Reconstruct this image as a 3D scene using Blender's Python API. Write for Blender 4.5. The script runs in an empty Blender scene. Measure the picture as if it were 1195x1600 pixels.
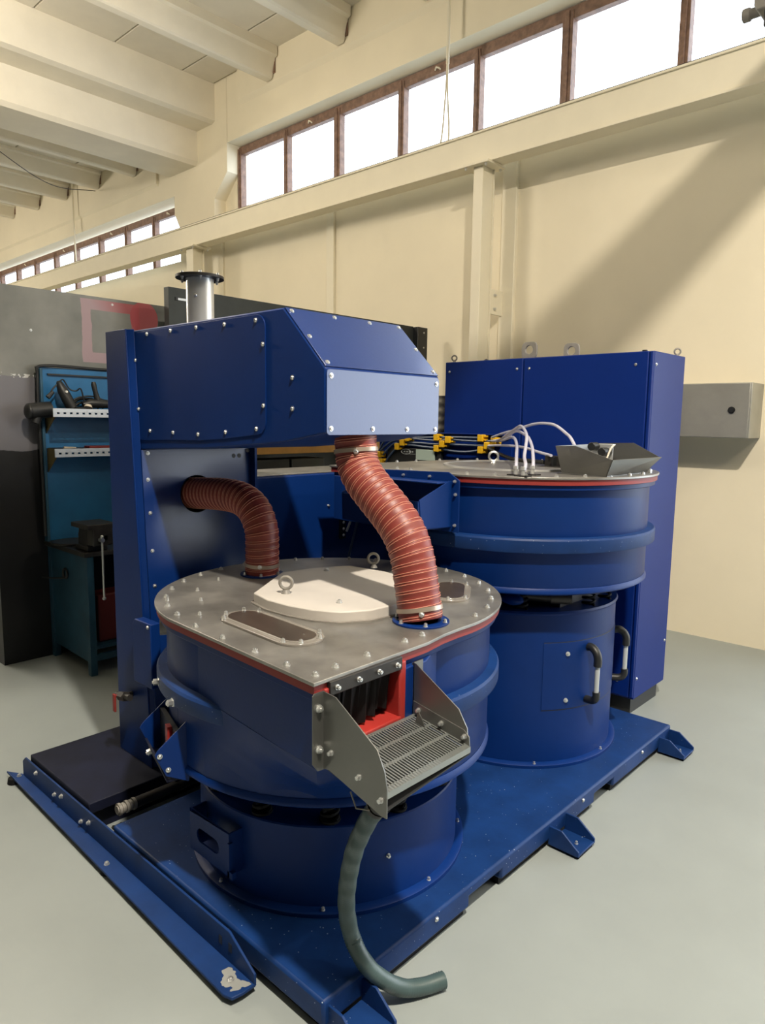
import bpy, bmesh, math, random
from mathutils import Vector, Matrix, Quaternion
random.seed(7)
S = bpy.context.scene
COL = S.collection
PI = math.pi

# ---------------------------------------------------------------- camera, light, exposure
CAM_M = ((0.7318997142, -0.0985236079, 0.6742521094), (0.6812734274, 0.0858213452, -0.7269808896), (0.0137595571, 0.9914271508, 0.1299341341))
cd = bpy.data.cameras.new('camera'); cam = bpy.data.objects.new('camera', cd); COL.objects.link(cam)
cam.matrix_world = Matrix.Translation((0, 0, 1.65)) @ Matrix(CAM_M).to_4x4()
cd.sensor_width = 36; cd.lens = 24.639; cd.clip_start = 0.05; cd.clip_end = 200
S.camera = cam

w = bpy.data.worlds.new('daylight'); S.world = w; w.use_nodes = True
bg = w.node_tree.nodes['Background']; bg.inputs[0].default_value = (0.86, 0.93, 1.0, 1); bg.inputs[1].default_value = 5.0

def lamp(name, loc, power, size, col, aim=(0, 0, -1)):
    l = bpy.data.lights.new(name, 'AREA'); l.shape = 'DISK'; l.size = size; l.energy = power; l.color = col
    o = bpy.data.objects.new(name, l); COL.objects.link(o); o.location = loc
    o.rotation_euler = Vector(aim).to_track_quat('-Z', 'Y').to_euler(); return o
WARM = (1.0, 0.90, 0.755)
lamp('bay_lamp', (0.70, 0.50, 5.75), 520, 0.22, WARM)
def fill_point(name, loc, power, r, col):
    l = bpy.data.lights.new(name, 'POINT'); l.energy = power; l.shadow_soft_size = r; l.color = col
    o = bpy.data.objects.new(name, l); COL.objects.link(o); o.location = loc; return o
fill_point('fill_lamp', (2.4, 3.6, 5.0), 170, 0.22, WARM)  # added fill lights without fixtures, brightening walls and ceiling from out of view
fill_point('fill_lamp', (-6.4, 1.2, 4.9), 270, 0.40, WARM)
fill_point('fill_lamp', (-15.0, 0.0, 4.4), 500, 0.40, WARM)  # added fill for the far ceiling

S.view_settings.view_transform = 'Standard'
S.view_settings.look = 'None'
S.view_settings.gamma = 1.0
S.view_settings.use_curve_mapping = False
S.view_settings.exposure = 0.12

# ---------------------------------------------------------------- materials
def mat(name, col, rough=0.5, metal=0.0, var=0.0, vscale=6.0, bump=0.0, bscale=60.0, speck=0.0, speck_scale=60.0, speck_col=(0.7, 0.72, 0.75), dust=0.0, coat=0.0, spec=0.5, rvar=0.0):
    m = bpy.data.materials.new(name); m.use_nodes = True
    nt = m.node_tree; N = nt.nodes; L = nt.links
    b = N['Principled BSDF']
    b.inputs['Roughness'].default_value = rough; b.inputs['Metallic'].default_value = metal
    b.inputs['Specular IOR Level'].default_value = spec
    if coat: b.inputs['Coat Weight'].default_value = coat; b.inputs['Coat Roughness'].default_value = 0.15
    tc = N.new('ShaderNodeTexCoord')
    out = None
    base = (*col, 1)
    b.inputs['Base Color'].default_value = base
    if var:
        n = N.new('ShaderNodeTexNoise'); n.inputs['Scale'].default_value = vscale; n.inputs['Detail'].default_value = 6; n.inputs['Roughness'].default_value = 0.6
        L.new(tc.outputs['Object'], n.inputs['Vector'])
        r = N.new('ShaderNodeValToRGB'); r.color_ramp.elements[0].position = 0.3; r.color_ramp.elements[1].position = 0.7
        r.color_ramp.elements[0].color = (*[c * (1 - var) for c in col], 1); r.color_ramp.elements[1].color = (*[min(1, c * (1 + var)) for c in col], 1)
        L.new(n.outputs['Fac'], r.inputs['Fac']); out = r.outputs['Color']
        if rvar:
            mr = N.new('ShaderNodeMapRange'); mr.inputs[3].default_value = rough - rvar; mr.inputs[4].default_value = rough + rvar
            L.new(n.outputs['Fac'], mr.inputs[0]); L.new(mr.outputs[0], b.inputs['Roughness'])
    if speck:
        v = N.new('ShaderNodeTexVoronoi'); v.inputs['Scale'].default_value = speck_scale
        L.new(tc.outputs['Object'], v.inputs['Vector'])
        n2 = N.new('ShaderNodeTexNoise'); n2.inputs['Scale'].default_value = 5.0
        L.new(tc.outputs['Object'], n2.inputs['Vector'])
        ml = N.new('ShaderNodeMath'); ml.operation = 'MULTIPLY'; ml.inputs[1].default_value = speck
        L.new(n2.outputs['Fac'], ml.inputs[0])
        lt = N.new('ShaderNodeMath'); lt.operation = 'LESS_THAN'
        L.new(v.outputs['Distance'], lt.inputs[0]); L.new(ml.outputs[0], lt.inputs[1])
        mx = N.new('ShaderNodeMix'); mx.data_type = 'RGBA'
        L.new(lt.outputs[0], mx.inputs['Factor'])
        if out: L.new(out, mx.inputs['A'])
        else: mx.inputs['A'].default_value = base
        mx.inputs['B'].default_value = (*speck_col, 1); out = mx.outputs['Result']
    if out: L.new(out, b.inputs['Base Color'])
    if bump:
        n3 = N.new('ShaderNodeTexNoise'); n3.inputs['Scale'].default_value = bscale; n3.inputs['Detail'].default_value = 3
        L.new(tc.outputs['Object'], n3.inputs['Vector'])
        bp = N.new('ShaderNodeBump'); bp.inputs['Strength'].default_value = bump; bp.inputs['Distance'].default_value = 0.002
        L.new(n3.outputs['Fac'], bp.inputs['Height']); L.new(bp.outputs['Normal'], b.inputs['Normal'])
    return m

BLUE = (0.002, 0.023, 0.135)
M = {}
M['blue'] = mat('blue_paint', BLUE, 0.42, spec=0.2, var=0.10, vscale=3, bump=0.10, bscale=90)
M['blue_hood'] = mat('blue_paint_speckled', BLUE, 0.32, spec=0.6, coat=0.65, var=0.08, vscale=3, bump=0.10, bscale=90, speck=0.075, speck_scale=42, speck_col=(0.01, 0.015, 0.05))
M['blue_panel'] = mat('blue_paint_splashed', BLUE, 0.32, spec=0.6, coat=0.3, var=0.08, vscale=3, bump=0.10, bscale=90, speck=0.07, speck_scale=48, speck_col=(0.006, 0.01, 0.04))
M['blue_dusty'] = mat('blue_paint_dusty', (0.005, 0.031, 0.132), 0.5, spec=0.25, var=0.22, vscale=7, bump=0.15, bscale=60, speck=0.12, speck_scale=44, speck_col=(0.35, 0.40, 0.50))
M['navy'] = mat('navy_scuffed_paint', (0.006, 0.008, 0.022), 0.6, spec=0.2, var=0.4, vscale=5, bump=0.1)
M['cab_blue'] = mat('cabinet_blue_paint', (0.002, 0.019, 0.155), 0.45, spec=0.18, var=0.05, vscale=2, bump=0.05, bscale=200)
M['box_steel'] = mat('grey_box_sheet', (0.36, 0.355, 0.32), 0.42, metal=0.5, var=0.10, vscale=4)
M['zinc'] = mat('zinc_plate', (0.31, 0.30, 0.28), 0.42, metal=0.75, var=0.32, vscale=5, rvar=0.12, bump=0.04)
M['steel'] = mat('stainless_sheet', (0.21, 0.21, 0.20), 0.40, metal=0.85, var=0.10, vscale=5, rvar=0.08)
M['steel_bright'] = mat('bright_stainless', (0.78, 0.79, 0.78), 0.30, metal=0.7, var=0.05)
M['bolt'] = mat('zinc_bolt', (0.72, 0.73, 0.72), 0.32, metal=0.9)
M['gasket'] = mat('red_gasket', (0.24, 0.022, 0.018), 0.55)
M['red_liner'] = mat('red_polyurethane', (0.30, 0.022, 0.018), 0.45, var=0.15, vscale=12)
M['hose_red'] = mat('red_silicone_hose', (0.19, 0.032, 0.025), 0.46, var=0.15, vscale=14)
M['hose_wire'] = mat('hose_spiral_thread', (0.52, 0.22, 0.15), 0.45)
M['clamp'] = mat('hose_clamp_band', (0.46, 0.38, 0.31), 0.35, metal=0.6)
M['white_plastic'] = mat('white_polyethylene', (0.50, 0.468, 0.43), 0.55, var=0.05, vscale=5)
M['acrylic'] = mat('grimy_acrylic', (0.20, 0.185, 0.165), 0.18, var=0.15, vscale=9)
M['dark_window'] = mat('dark_sight_glass', (0.055, 0.043, 0.036), 0.22, var=0.25, vscale=8)
M['rubber'] = mat('black_rubber', (0.006, 0.006, 0.0065), 0.75, spec=0.2, var=0.2, vscale=10)
M['black'] = mat('black_plastic', (0.012, 0.013, 0.014), 0.45)
M['grey_handle'] = mat('grey_handle_bar', (0.42, 0.45, 0.46), 0.4)
M['drain_hose'] = mat('grey_green_pvc_hose', (0.055, 0.090, 0.092), 0.38, var=0.12, vscale=8)
M['yellow'] = mat('yellow_clip', (0.72, 0.42, 0.012), 0.42)
M['tube_blue'] = mat('dark_blue_air_hose', (0.035, 0.06, 0.12), 0.35)
M['tube_clear'] = mat('clear_braided_hose', (0.50, 0.50, 0.60), 0.25)
M['cream'] = mat('cream_wall_paint', (0.83, 0.755, 0.58), 0.75, var=0.03, vscale=1.5, bump=0.08, bscale=40)
M['cream_light'] = mat('cream_steel_paint', (0.80, 0.74, 0.58), 0.55, var=0.02)
M['ceil'] = mat('ceiling_paint', (0.70, 0.65, 0.54), 0.8, var=0.05, vscale=2.5)
M['rib'] = mat('concrete_rib_paint', (0.80, 0.745, 0.62), 0.75, var=0.05, vscale=2.0)
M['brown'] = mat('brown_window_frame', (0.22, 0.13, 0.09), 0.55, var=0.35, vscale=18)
M['hall_dark'] = mat('darkened_hall_wall', (0.10, 0.09, 0.075), 0.8)  # out-of-view walls coloured dark so they bounce less light
M['floor'] = mat('grey_epoxy_floor', (0.27, 0.30, 0.295), 0.42, var=0.07, vscale=1.3, rvar=0.08, bump=0.03, bscale=12)
M['teal'] = mat('worn_teal_paint', (0.012, 0.060, 0.105), 0.5, var=0.30, vscale=4)
M['board_blue'] = mat('tool_board_blue', (0.012, 0.125, 0.30), 0.45, var=0.22, vscale=3)
M['perf'] = mat('galvanised_strip', (0.62, 0.66, 0.70), 0.4, metal=0.5)
M['grate'] = mat('slotted_steel', (0.30, 0.32, 0.31), 0.4, metal=0.7)
M['ochre'] = mat('ochre_board', (0.42, 0.22, 0.05), 0.6, var=0.2, vscale=6)
M['white_box'] = mat('white_carton', (0.62, 0.55, 0.45), 0.6)
M['mint'] = mat('pale_green_plate', (0.36, 0.45, 0.40), 0.5)
M['grey_cast'] = mat('grey_cast_steel', (0.27, 0.255, 0.23), 0.55, metal=0.3, var=0.2, vscale=10)
M['dark_metal'] = mat('dark_oily_steel', (0.045, 0.042, 0.04), 0.45, metal=0.6, var=0.3, vscale=9)
M['olive'] = mat('olive_bracket_paint', (0.11, 0.085, 0.03), 0.6)
M['red_bin'] = mat('red_bin_plastic', (0.10, 0.008, 0.008), 0.5)
M['sheet_dark'] = mat('dark_grey_sheet', (0.035, 0.040, 0.038), 0.45, metal=0.4, var=0.25, vscale=3)

def glass_mat():
    m = bpy.data.materials.new('frosted_window_pane'); m.use_nodes = True
    nt = m.node_tree; N = nt.nodes; L = nt.links; N.clear()
    o = N.new('ShaderNodeOutputMaterial'); t = N.new('ShaderNodeBsdfTransparent'); t.inputs[0].default_value = (0.95, 0.97, 1, 1)
    g = N.new('ShaderNodeBsdfGlossy'); g.inputs['Roughness'].default_value = 0.08
    mx = N.new('ShaderNodeMixShader'); mx.inputs[0].default_value = 0.06
    L.new(t.outputs[0], mx.inputs[1]); L.new(g.outputs[0], mx.inputs[2]); L.new(mx.outputs[0], o.inputs[0]); return m
M['pane'] = glass_mat()

def booth_mat():
    # mill-scale steel sheet: grey upper sheet with a chalky seam, black lower sheet, red sprayed square outline
    m = bpy.data.materials.new('mill_scale_sheet'); m.use_nodes = True
    nt = m.node_tree; N = nt.nodes; L = nt.links; b = N['Principled BSDF']
    b.inputs['Metallic'].default_value = 0.35; b.inputs['Roughness'].default_value = 0.45
    tc = N.new('ShaderNodeTexCoord'); sp = N.new('ShaderNodeSeparateXYZ'); L.new(tc.outputs['Object'], sp.inputs[0])
    def math_(op, a, c=None, d=None):
        n = N.new('ShaderNodeMath'); n.operation = op
        for i, v in enumerate((a, c, d)):
            if v is None: continue
            if isinstance(v, (int, float)): n.inputs[i].default_value = v
            else: L.new(v, n.inputs[i])
        return n.outputs[0]
    def noise(sc, det=5):
        n = N.new('ShaderNodeTexNoise'); n.inputs['Scale'].default_value = sc; n.inputs['Detail'].default_value = det
        L.new(tc.outputs['Object'], n.inputs['Vector']); return n.outputs['Fac']
    def mix(f, a, c):
        n = N.new('ShaderNodeMix'); n.data_type = 'RGBA'
        if isinstance(f, float): n.inputs['Factor'].default_value = f
        else: L.new(f, n.inputs['Factor'])
        for s, v in (('A', a), ('B', c)):
            if isinstance(v, tuple): n.inputs[s].default_value = v
            else: L.new(v, n.inputs[s])
        return n.outputs['Result']
    y, z = sp.outputs['Y'], sp.outputs['Z']
    n1 = noise(2.2); n2 = noise(9)
    r = N.new('ShaderNodeValToRGB'); r.color_ramp.elements[0].position = 0.35; r.color_ramp.elements[1].position = 0.68
    r.color_ramp.elements[0].color = (0.11, 0.115, 0.105, 1); r.color_ramp.elements[1].color = (0.235, 0.235, 0.215, 1)
    L.new(n1, r.inputs['Fac']); top = r.outputs['Color']
    r2 = N.new('ShaderNodeValToRGB'); r2.color_ramp.elements[0].color = (0.008, 0.008, 0.008, 1); r2.color_ramp.elements[1].color = (0.03, 0.03, 0.032, 1)
    L.new(n1, r2.inputs['Fac'])
    mid = (0.17, 0.165, 0.18, 1)
    zz = math_('ADD', z, math_('MULTIPLY', math_('SUBTRACT', n2, 0.5), 0.05))
    c = mix(math_('GREATER_THAN', zz, 1.42), r2.outputs['Color'], mid)
    c = mix(math_('GREATER_THAN', zz, 1.90), c, top)
    seam = math_('MULTIPLY', math_('LESS_THAN', math_('ABSOLUTE', math_('SUBTRACT', zz, 1.905)), 0.012), math_('GREATER_THAN', noise(30), 0.52))
    c = mix(seam, c, (0.55, 0.55, 0.53, 1))
    # sprayed square outline : centre y 2.41, z 2.24
    dy = math_('ABSOLUTE', math_('SUBTRACT', math_('ADD', y, math_('MULTIPLY', n2, 0.03)), 2.425)); dz = math_('ABSOLUTE', math_('SUBTRACT', z, 2.235))
    d = math_('MAXIMUM', dy, math_('MULTIPLY', dz, 1.0))
    ring = math_('MULTIPLY', math_('GREATER_THAN', d, 0.145), math_('LESS_THAN', d, 0.215))
    redc = mix(math_('MULTIPLY', math_('MAXIMUM', math_('MINIMUM', math_('SUBTRACT', math_('ADD', y, math_('MULTIPLY', z, 0.6)), 3.72), 0.25), 0.0), 4.0), (0.36, 0.25, 0.27, 1), (0.34, 0.075, 0.085, 1))
    blob = math_('LESS_THAN', math_('ADD', math_('POWER', math_('DIVIDE', math_('SUBTRACT', y, 2.66), 0.11), 2.0), math_('POWER', math_('DIVIDE', math_('SUBTRACT', z, 2.36), 0.12), 2.0)), 1.0)
    c = mix(math_('MULTIPLY', ring, 0.85), c, redc)
    c = mix(math_('MULTIPLY', blob, 0.8), c, (0.34, 0.06, 0.07, 1))
    L.new(c, b.inputs['Base Color']); return m
M['booth'] = booth_mat()

def rail_mat():
    # blue rail with the paint worn to bare grey around the end bolt
    m = mat('blue_rail_worn', (0.005, 0.031, 0.132), 0.5, spec=0.25, var=0.2, vscale=6, bump=0.12)
    nt = m.node_tree; N = nt.nodes; L = nt.links; b = N['Principled BSDF']
    src = b.inputs['Base Color'].links[0].from_socket
    tc = N.new('ShaderNodeTexCoord')
    n = N.new('ShaderNodeTexNoise'); n.inputs['Scale'].default_value = 22; L.new(tc.outputs['Object'], n.inputs['Vector'])
    vm = N.new('ShaderNodeVectorMath'); vm.operation = 'DISTANCE'; vm.inputs[1].default_value = (0.845, -0.012, 0.03); L.new(tc.outputs['Object'], vm.inputs[0])
    ad = N.new('ShaderNodeMath'); ad.operation = 'MULTIPLY_ADD'; ad.inputs[1].default_value = 0.12; L.new(n.outputs['Fac'], ad.inputs[0]); L.new(vm.outputs['Value'], ad.inputs[2])
    lt = N.new('ShaderNodeMath'); lt.operation = 'LESS_THAN'; lt.inputs[1].default_value = 0.094; L.new(ad.outputs[0], lt.inputs[0])
    mx = N.new('ShaderNodeMix'); mx.data_type = 'RGBA'; L.new(lt.outputs[0], mx.inputs['Factor']); L.new(src, mx.inputs['A']); mx.inputs['B'].default_value = (0.25, 0.26, 0.25, 1)
    L.new(mx.outputs['Result'], b.inputs['Base Color']); return m
M['rail'] = rail_mat()

# ---------------------------------------------------------------- mesh helpers
class MB:
    def __init__(s): s.v = []; s.f = []
    def add(s, vs, fs):
        o = len(s.v); s.v += [tuple(p) for p in vs]; s.f += [tuple(i + o for i in q) for q in fs]; return s
    def box(s, x0, x1, y0, y1, z0, z1):
        return s.add([(x, y, z) for z in (z0, z1) for y in (y0, y1) for x in (x0, x1)], [(0, 2, 3, 1), (4, 5, 7, 6), (0, 1, 5, 4), (2, 6, 7, 3), (0, 4, 6, 2), (1, 3, 7, 5)])
    def prism(s, poly, axis, a, b):
        n = len(poly)
        def P(p, t):
            return {'x': (t, p[0], p[1]), 'y': (p[0], t, p[1]), 'z': (p[0], p[1], t)}[axis]
        vs = [P(p, a) for p in poly] + [P(p, b) for p in poly]
        return s.add(vs, [tuple(range(n - 1, -1, -1)), tuple(range(n, 2 * n))] + [(i, (i + 1) % n, n + (i + 1) % n, n + i) for i in range(n)])
    def hexa(s, b4, t4):
        return s.add(list(b4) + list(t4), [(3, 2, 1, 0), (4, 5, 6, 7)] + [(i, (i + 1) % 4, 4 + (i + 1) % 4, 4 + i) for i in range(4)])
    def cyl(s, p0, p1, r0, r1=None, n=16, caps=True):
        r1 = r0 if r1 is None else r1
        p0, p1 = Vector(p0), Vector(p1); d = (p1 - p0).normalized(); u = d.orthogonal().normalized(); w_ = d.cross(u)
        ring = lambda c, r: [c + (u * math.cos(2 * PI * k / n) + w_ * math.sin(2 * PI * k / n)) * r for k in range(n)]
        fs = [(k, (k + 1) % n, n + (k + 1) % n, n + k) for k in range(n)]
        if caps: fs += [tuple(range(n - 1, -1, -1)), tuple(range(n, 2 * n))]
        return s.add(ring(p0, r0) + ring(p1, r1), fs)
    def lathe(s, c, prof, n=72, a0=0.0, a1=None):
        full = a1 is None; a1 = 2 * PI if full else a1; m = n if full else n + 1
        vs = [(c[0] + r * math.cos(a0 + (a1 - a0) * k / n), c[1] + r * math.sin(a0 + (a1 - a0) * k / n), z) for r, z in prof for k in range(m)]
        fs = []
        for j in range(len(prof) - 1):
            for k in range(n):
                k2 = (k + 1) % m
                fs.append((j * m + k, j * m + k2, (j + 1) * m + k2, (j + 1) * m + k))
        if full and prof[0][0] > 1e-6: fs.append(tuple(range(m - 1, -1, -1)))
        if full and prof[-1][0] > 1e-6: fs.append(tuple((len(prof) - 1) * m + k for k in range(m)))
        return s.add(vs, fs)
    def tube(s, path, r, n=10, caps=True, rf=None):
        path = [Vector(p) for p in path]; fr = frames(path); vs = []; m = len(path)
        for i, (p, u, w_) in enumerate(fr):
            for k in range(n):
                a = 2 * PI * k / n; rr = rf(i, a) if rf else r
                vs.append(p + (u * math.cos(a) + w_ * math.sin(a)) * rr)
        fs = [(i * n + k, i * n + (k + 1) % n, (i + 1) * n + (k + 1) % n, (i + 1) * n + k) for i in range(m - 1) for k in range(n)]
        if caps: fs += [tuple(range(n - 1, -1, -1)), tuple((m - 1) * n + k for k in range(n))]
        return s.add(vs, fs)
    def torus(s, c, nrm, R, r, n=20, k=8):
        nrm = Vector(nrm).normalized(); u = nrm.orthogonal().normalized(); w_ = nrm.cross(u); c = Vector(c); vs = []
        for i in range(n):
            a = 2 * PI * i / n; d = u * math.cos(a) + w_ * math.sin(a)
            for j in range(k):
                b = 2 * PI * j / k; vs.append(c + d * (R + r * math.cos(b)) + nrm * r * math.sin(b))
        return s.add(vs, [(i * k + j, ((i + 1) % n) * k + j, ((i + 1) % n) * k + (j + 1) % k, i * k + (j + 1) % k) for i in range(n) for j in range(k)])
    def ball(s, c, r, n=10, m=7, sc=(1, 1, 1)):
        prof = [(math.sin(PI * j / m) , -math.cos(PI * j / m)) for j in range(m + 1)]
        o = len(s.v); s.lathe((0, 0), [(max(p[0], 1e-7), p[1]) for p in prof], n)
        for i in range(o, len(s.v)):
            x, y, z = s.v[i]; s.v[i] = (c[0] + x * r * sc[0], c[1] + y * r * sc[1], c[2] + z * r * sc[2])
        return s
    def rot(s, c, ang, start=0):
        ca, sa = math.cos(ang), math.sin(ang)
        for i in range(start, len(s.v)):
            x, y, z = s.v[i]; x -= c[0]; y -= c[1]; s.v[i] = (c[0] + ca * x - sa * y, c[1] + sa * x + ca * y, z)
        return s

def frames(path):
    t0 = (path[1] - path[0]).normalized(); u = t0.orthogonal().normalized(); out = []
    for i, p in enumerate(path):
        t = (path[min(i + 1, len(path) - 1)] - path[max(i - 1, 0)]).normalized()
        u = (u - t * u.dot(t)).normalized(); out.append((p, u, t.cross(u)))
    return out

def spline(pts, step):
    pts = [Vector(p) for p in pts]; P = [pts[0] * 2 - pts[1]] + pts + [pts[-1] * 2 - pts[-2]]; dense = []
    for i in range(1, len(P) - 2):
        a, b, c, d = P[i - 1:i + 3]
        for k in range(40):
            t = k / 40; dense.append(0.5 * ((2 * b) + (c - a) * t + (2 * a - 5 * b + 4 * c - d) * t * t + (3 * b - a - 3 * c + d) * t ** 3))
    dense.append(pts[-1]); out = [dense[0]]; acc = 0
    for a, b in zip(dense, dense[1:]):
        L_ = (b - a).length
        while acc + L_ >= step:
            f = (step - acc) / L_; a = a + (b - a) * f; out.append(a.copy()); L_ = (b - a).length; acc = 0
        acc += L_
    if (out[-1] - dense[-1]).length > step * 0.3: out.append(dense[-1])
    return out

def mesh_of(name, mb, m, smooth=35):
    me = bpy.data.meshes.new(name); me.from_pydata(mb.v, [], mb.f); me.validate(clean_customdata=False)
    bm = bmesh.new(); bm.from_mesh(me); bmesh.ops.recalc_face_normals(bm, faces=bm.faces); bm.to_mesh(me); bm.free()
    if m: me.materials.append(m)
    if smooth:
        for p in me.polygons: p.use_smooth = True
        me.set_sharp_from_angle(angle=math.radians(smooth))
    return me

WL = {}
def wloc(o): return WL.get(o.name, Vector((0, 0, 0)))
def obj(name, mb, m, parent=None, origin=None, bevel=0, smooth=35, label=None):
    """mesh given in world coordinates; becomes ONE object whose origin is its parent's (or origin)"""
    og = Vector(origin) if origin is not None else (wloc(parent) if parent else Vector((0, 0, 0)))
    mb.v = [(x - og.x, y - og.y, z - og.z) for x, y, z in mb.v]
    o = bpy.data.objects.new(name, mesh_of(name, mb, M[m] if isinstance(m, str) else m, smooth)); COL.objects.link(o)
    o.location = og - (wloc(parent) if parent else Vector((0, 0, 0)))
    if parent: o.parent = parent
    WL[o.name] = og
    if bevel:
        bv = o.modifiers.new('bevel', 'BEVEL'); bv.width = bevel; bv.segments = 2; bv.limit_method = 'ANGLE'; bv.angle_limit = math.radians(40)
    if label: o['label'] = label
    return o
def thing(name, label, cat, loc, group=None):
    o = bpy.data.objects.new(name, None); COL.objects.link(o); o.location = loc; o.empty_display_size = 0.1
    WL[o.name] = Vector(loc); return tag(o, label, cat, group)
def tag(o, label, cat, group=None):
    o['label'] = label; o['category'] = cat
    if group: o['group'] = group
    return o
def struct(o): o['kind'] = 'structure'; return o
def root(name, loc=(0, 0, 0)):
    o = bpy.data.objects.new(name, None); COL.objects.link(o); o.location = loc; WL[o.name] = Vector(loc); return struct(o)
def put(name, me, parent, loc, nrm=(0, 0, 1), spin=0.0):
    """linked copy of a small shared mesh (bolt, screw) as a part"""
    o = bpy.data.objects.new(name, me); COL.objects.link(o); o.parent = parent
    o.location = Vector(loc) - wloc(parent); o.rotation_mode = 'QUATERNION'
    o.rotation_quaternion = Vector(nrm).to_track_quat('Z', 'Y') @ Quaternion((0, 0, 1), spin); WL[o.name] = Vector(loc); return o

def bolt_mesh(name, r, h, washer=True, stud=True):
    b = MB()
    if washer: b.cyl((0, 0, -0.001), (0, 0, 0.002), r * 1.32, n=14)
    b.cyl((0, 0, 0.001), (0, 0, h), r, n=6)
    if stud: b.cyl((0, 0, h - 0.001), (0, 0, h + r * 0.35), r * 0.5, n=8)
    return mesh_of(name, b, M['bolt'], 30)
BOLT = bolt_mesh('bolt', 0.0078, 0.009)
BOLT_S = bolt_mesh('bolt', 0.0055, 0.010, washer=True)
BOLT_L = bolt_mesh('bolt', 0.011, 0.018)
_b = MB(); _b.cyl((0, 0, -0.001), (0, 0, 0.0015), 0.0085, n=14); _b.lathe((0, 0), [(0.0068, 0.001), (0.0062, 0.0035), (0.004, 0.0055), (0.0018, 0.0055), (0.0017, 0.003)], 12)
SCREW = mesh_of('screw', _b, M['bolt'], 40)
_b = MB(); _b.torus((0, 0, 0.030), (0, 1, 0), 0.0165, 0.0048, 22, 8); _b.cyl((0, 0, 0), (0, 0, 0.012), 0.0135, 0.008, 16)
EYE = mesh_of('eye_bolt', _b, M['grey_cast'], 40)
_b = MB(); _b.torus((0, 0, 0.040), (0, 1, 0), 0.024, 0.0062, 24, 8); _b.cyl((0, 0, 0), (0, 0, 0.014), 0.017, 0.010, 16)
EYE_BIG = mesh_of('eye_bolt', _b, M['bolt'], 40)
_b = MB(); _b.torus((0, 0, 0.036), (0, 1, 0), 0.0205, 0.0056, 24, 8); _b.cyl((0, 0, 0), (0, 0, 0.013), 0.017, 0.010, 16)
EYE_LID = mesh_of('eye_bolt', _b, M['grey_cast'], 40)

def rrect(a0, a1, b0, b1, r, n=5):
    P = []
    for (cx, cy, t0) in ((a1 - r, b1 - r, 0), (a0 + r, b1 - r, 90), (a0 + r, b0 + r, 180), (a1 - r, b0 + r, 270)):
        for k in range(n + 1):
            t = math.radians(t0 + 90 * k / n); P.append((cx + r * math.cos(t), cy + r * math.sin(t)))
    return P

# ================================================================ THE SETTING
b = MB(); b.box(-27, 10, -9, 14, -0.12, 0)
floor = struct(obj('floor', b, 'floor', smooth=0))

b = MB(); Y0, Y1 = 5.61, 5.95
b.prism([(-8.33, 0), (-0.6, 0), (-0.6, 4.20), (-8.33, 4.20)], 'y', Y0, Y1)
b.prism([(-8.02, 5.17), (10, 5.17), (10, 6.6), (-8.02, 6.6)], 'y', Y0, Y1)
b.prism([(-0.6, 3.0), (1.0, 3.0), (1.0, 4.20), (-0.6, 4.20)], 'y', Y0, Y1)
b.prism([(1.0, 3.0), (5.0, 3.0), (5.0, 5.17), (1.0, 5.17)], 'y', Y0, Y1)
b.prism([(5.0, 0), (10, 0), (10, 5.17), (5.0, 5.17)], 'y', Y0, Y1)
b.prism([(-9.32, 6.6), (-9.32, 4.51), (-9.19, 4.30), (-9.19, 0), (-8.33, 0), (-8.33, 4.54), (-8.03, 4.82), (-8.02, 6.6)], 'y', Y0, Y1)
b.prism([(-8.36, 4.15), (-8.03, 4.15), (-8.03, 4.86), (-8.36, 4.86)], 'y', 5.79, 5.95)
b.prism([(-9.36, 3.8), (-9.15, 3.8), (-9.15, 4.6), (-9.36, 4.6)], 'y', 5.79, 5.95)
b.prism([(-27, 0), (-9.19, 0), (-9.19, 3.85), (-27, 3.85)], 'y', Y0, Y1)
b.prism([(-27, 4.76), (-9.32, 4.76), (-9.32, 6.6), (-27, 6.6)], 'y', Y0, Y1)
wall_back = struct(obj('wall_back', b, 'cream', smooth=0))
b = MB()                                                     # slightly proud ring beam under the ceiling
b.prism([(5.575, 5.60), (5.61, 5.54), (5.62, 5.54), (5.62, 6.0), (5.575, 6.0)], 'x', -7.75, 8)
b.prism([(5.575, 5.02), (5.61, 4.98), (5.62, 4.98), (5.62, 5.7), (5.575, 5.7)], 'x', -26, -9.75)
struct(obj('trim_1', b, 'cream', smooth=0))
for i, (x0, x1, z1) in enumerate(((-3.75, -3.60, 4.2), (-6.09, -5.97, 4.2), (-8.36, -8.11, 4.2))):
    b = MB(); b.box(x0, x1, 5.572, 5.615, 0, z1); struct(obj('trim_%d' % (i + 2), b, 'cream_light', bevel=0.006))
b = MB(); b.box(-27.3, -27, -9, 5.95, 0, 7); struct(obj('wall_left', b, 'hall_dark', smooth=0))
b = MB(); b.box(10, 10.3, -9, 5.95, 0, 7); struct(obj('wall_right', b, 'hall_dark', smooth=0))
b = MB(); b.box(-27.3, 10.3, -9.3, -9, 0, 7); struct(obj('wall_front', b, 'hall_dark', smooth=0))
b = MB(); b.box(-0.615, -0.57, 5.60, 5.96, 0, 3.0); b.box(4.97, 5.015, 5.60, 5.96, 0, 3.0); b.box(-0.615, 5.015, 5.60, 5.96, 2.96, 3.03)
struct(obj('door_1', b, 'cream_light', bevel=0.004))          # open goods door beyond the right edge of the frame

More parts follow.
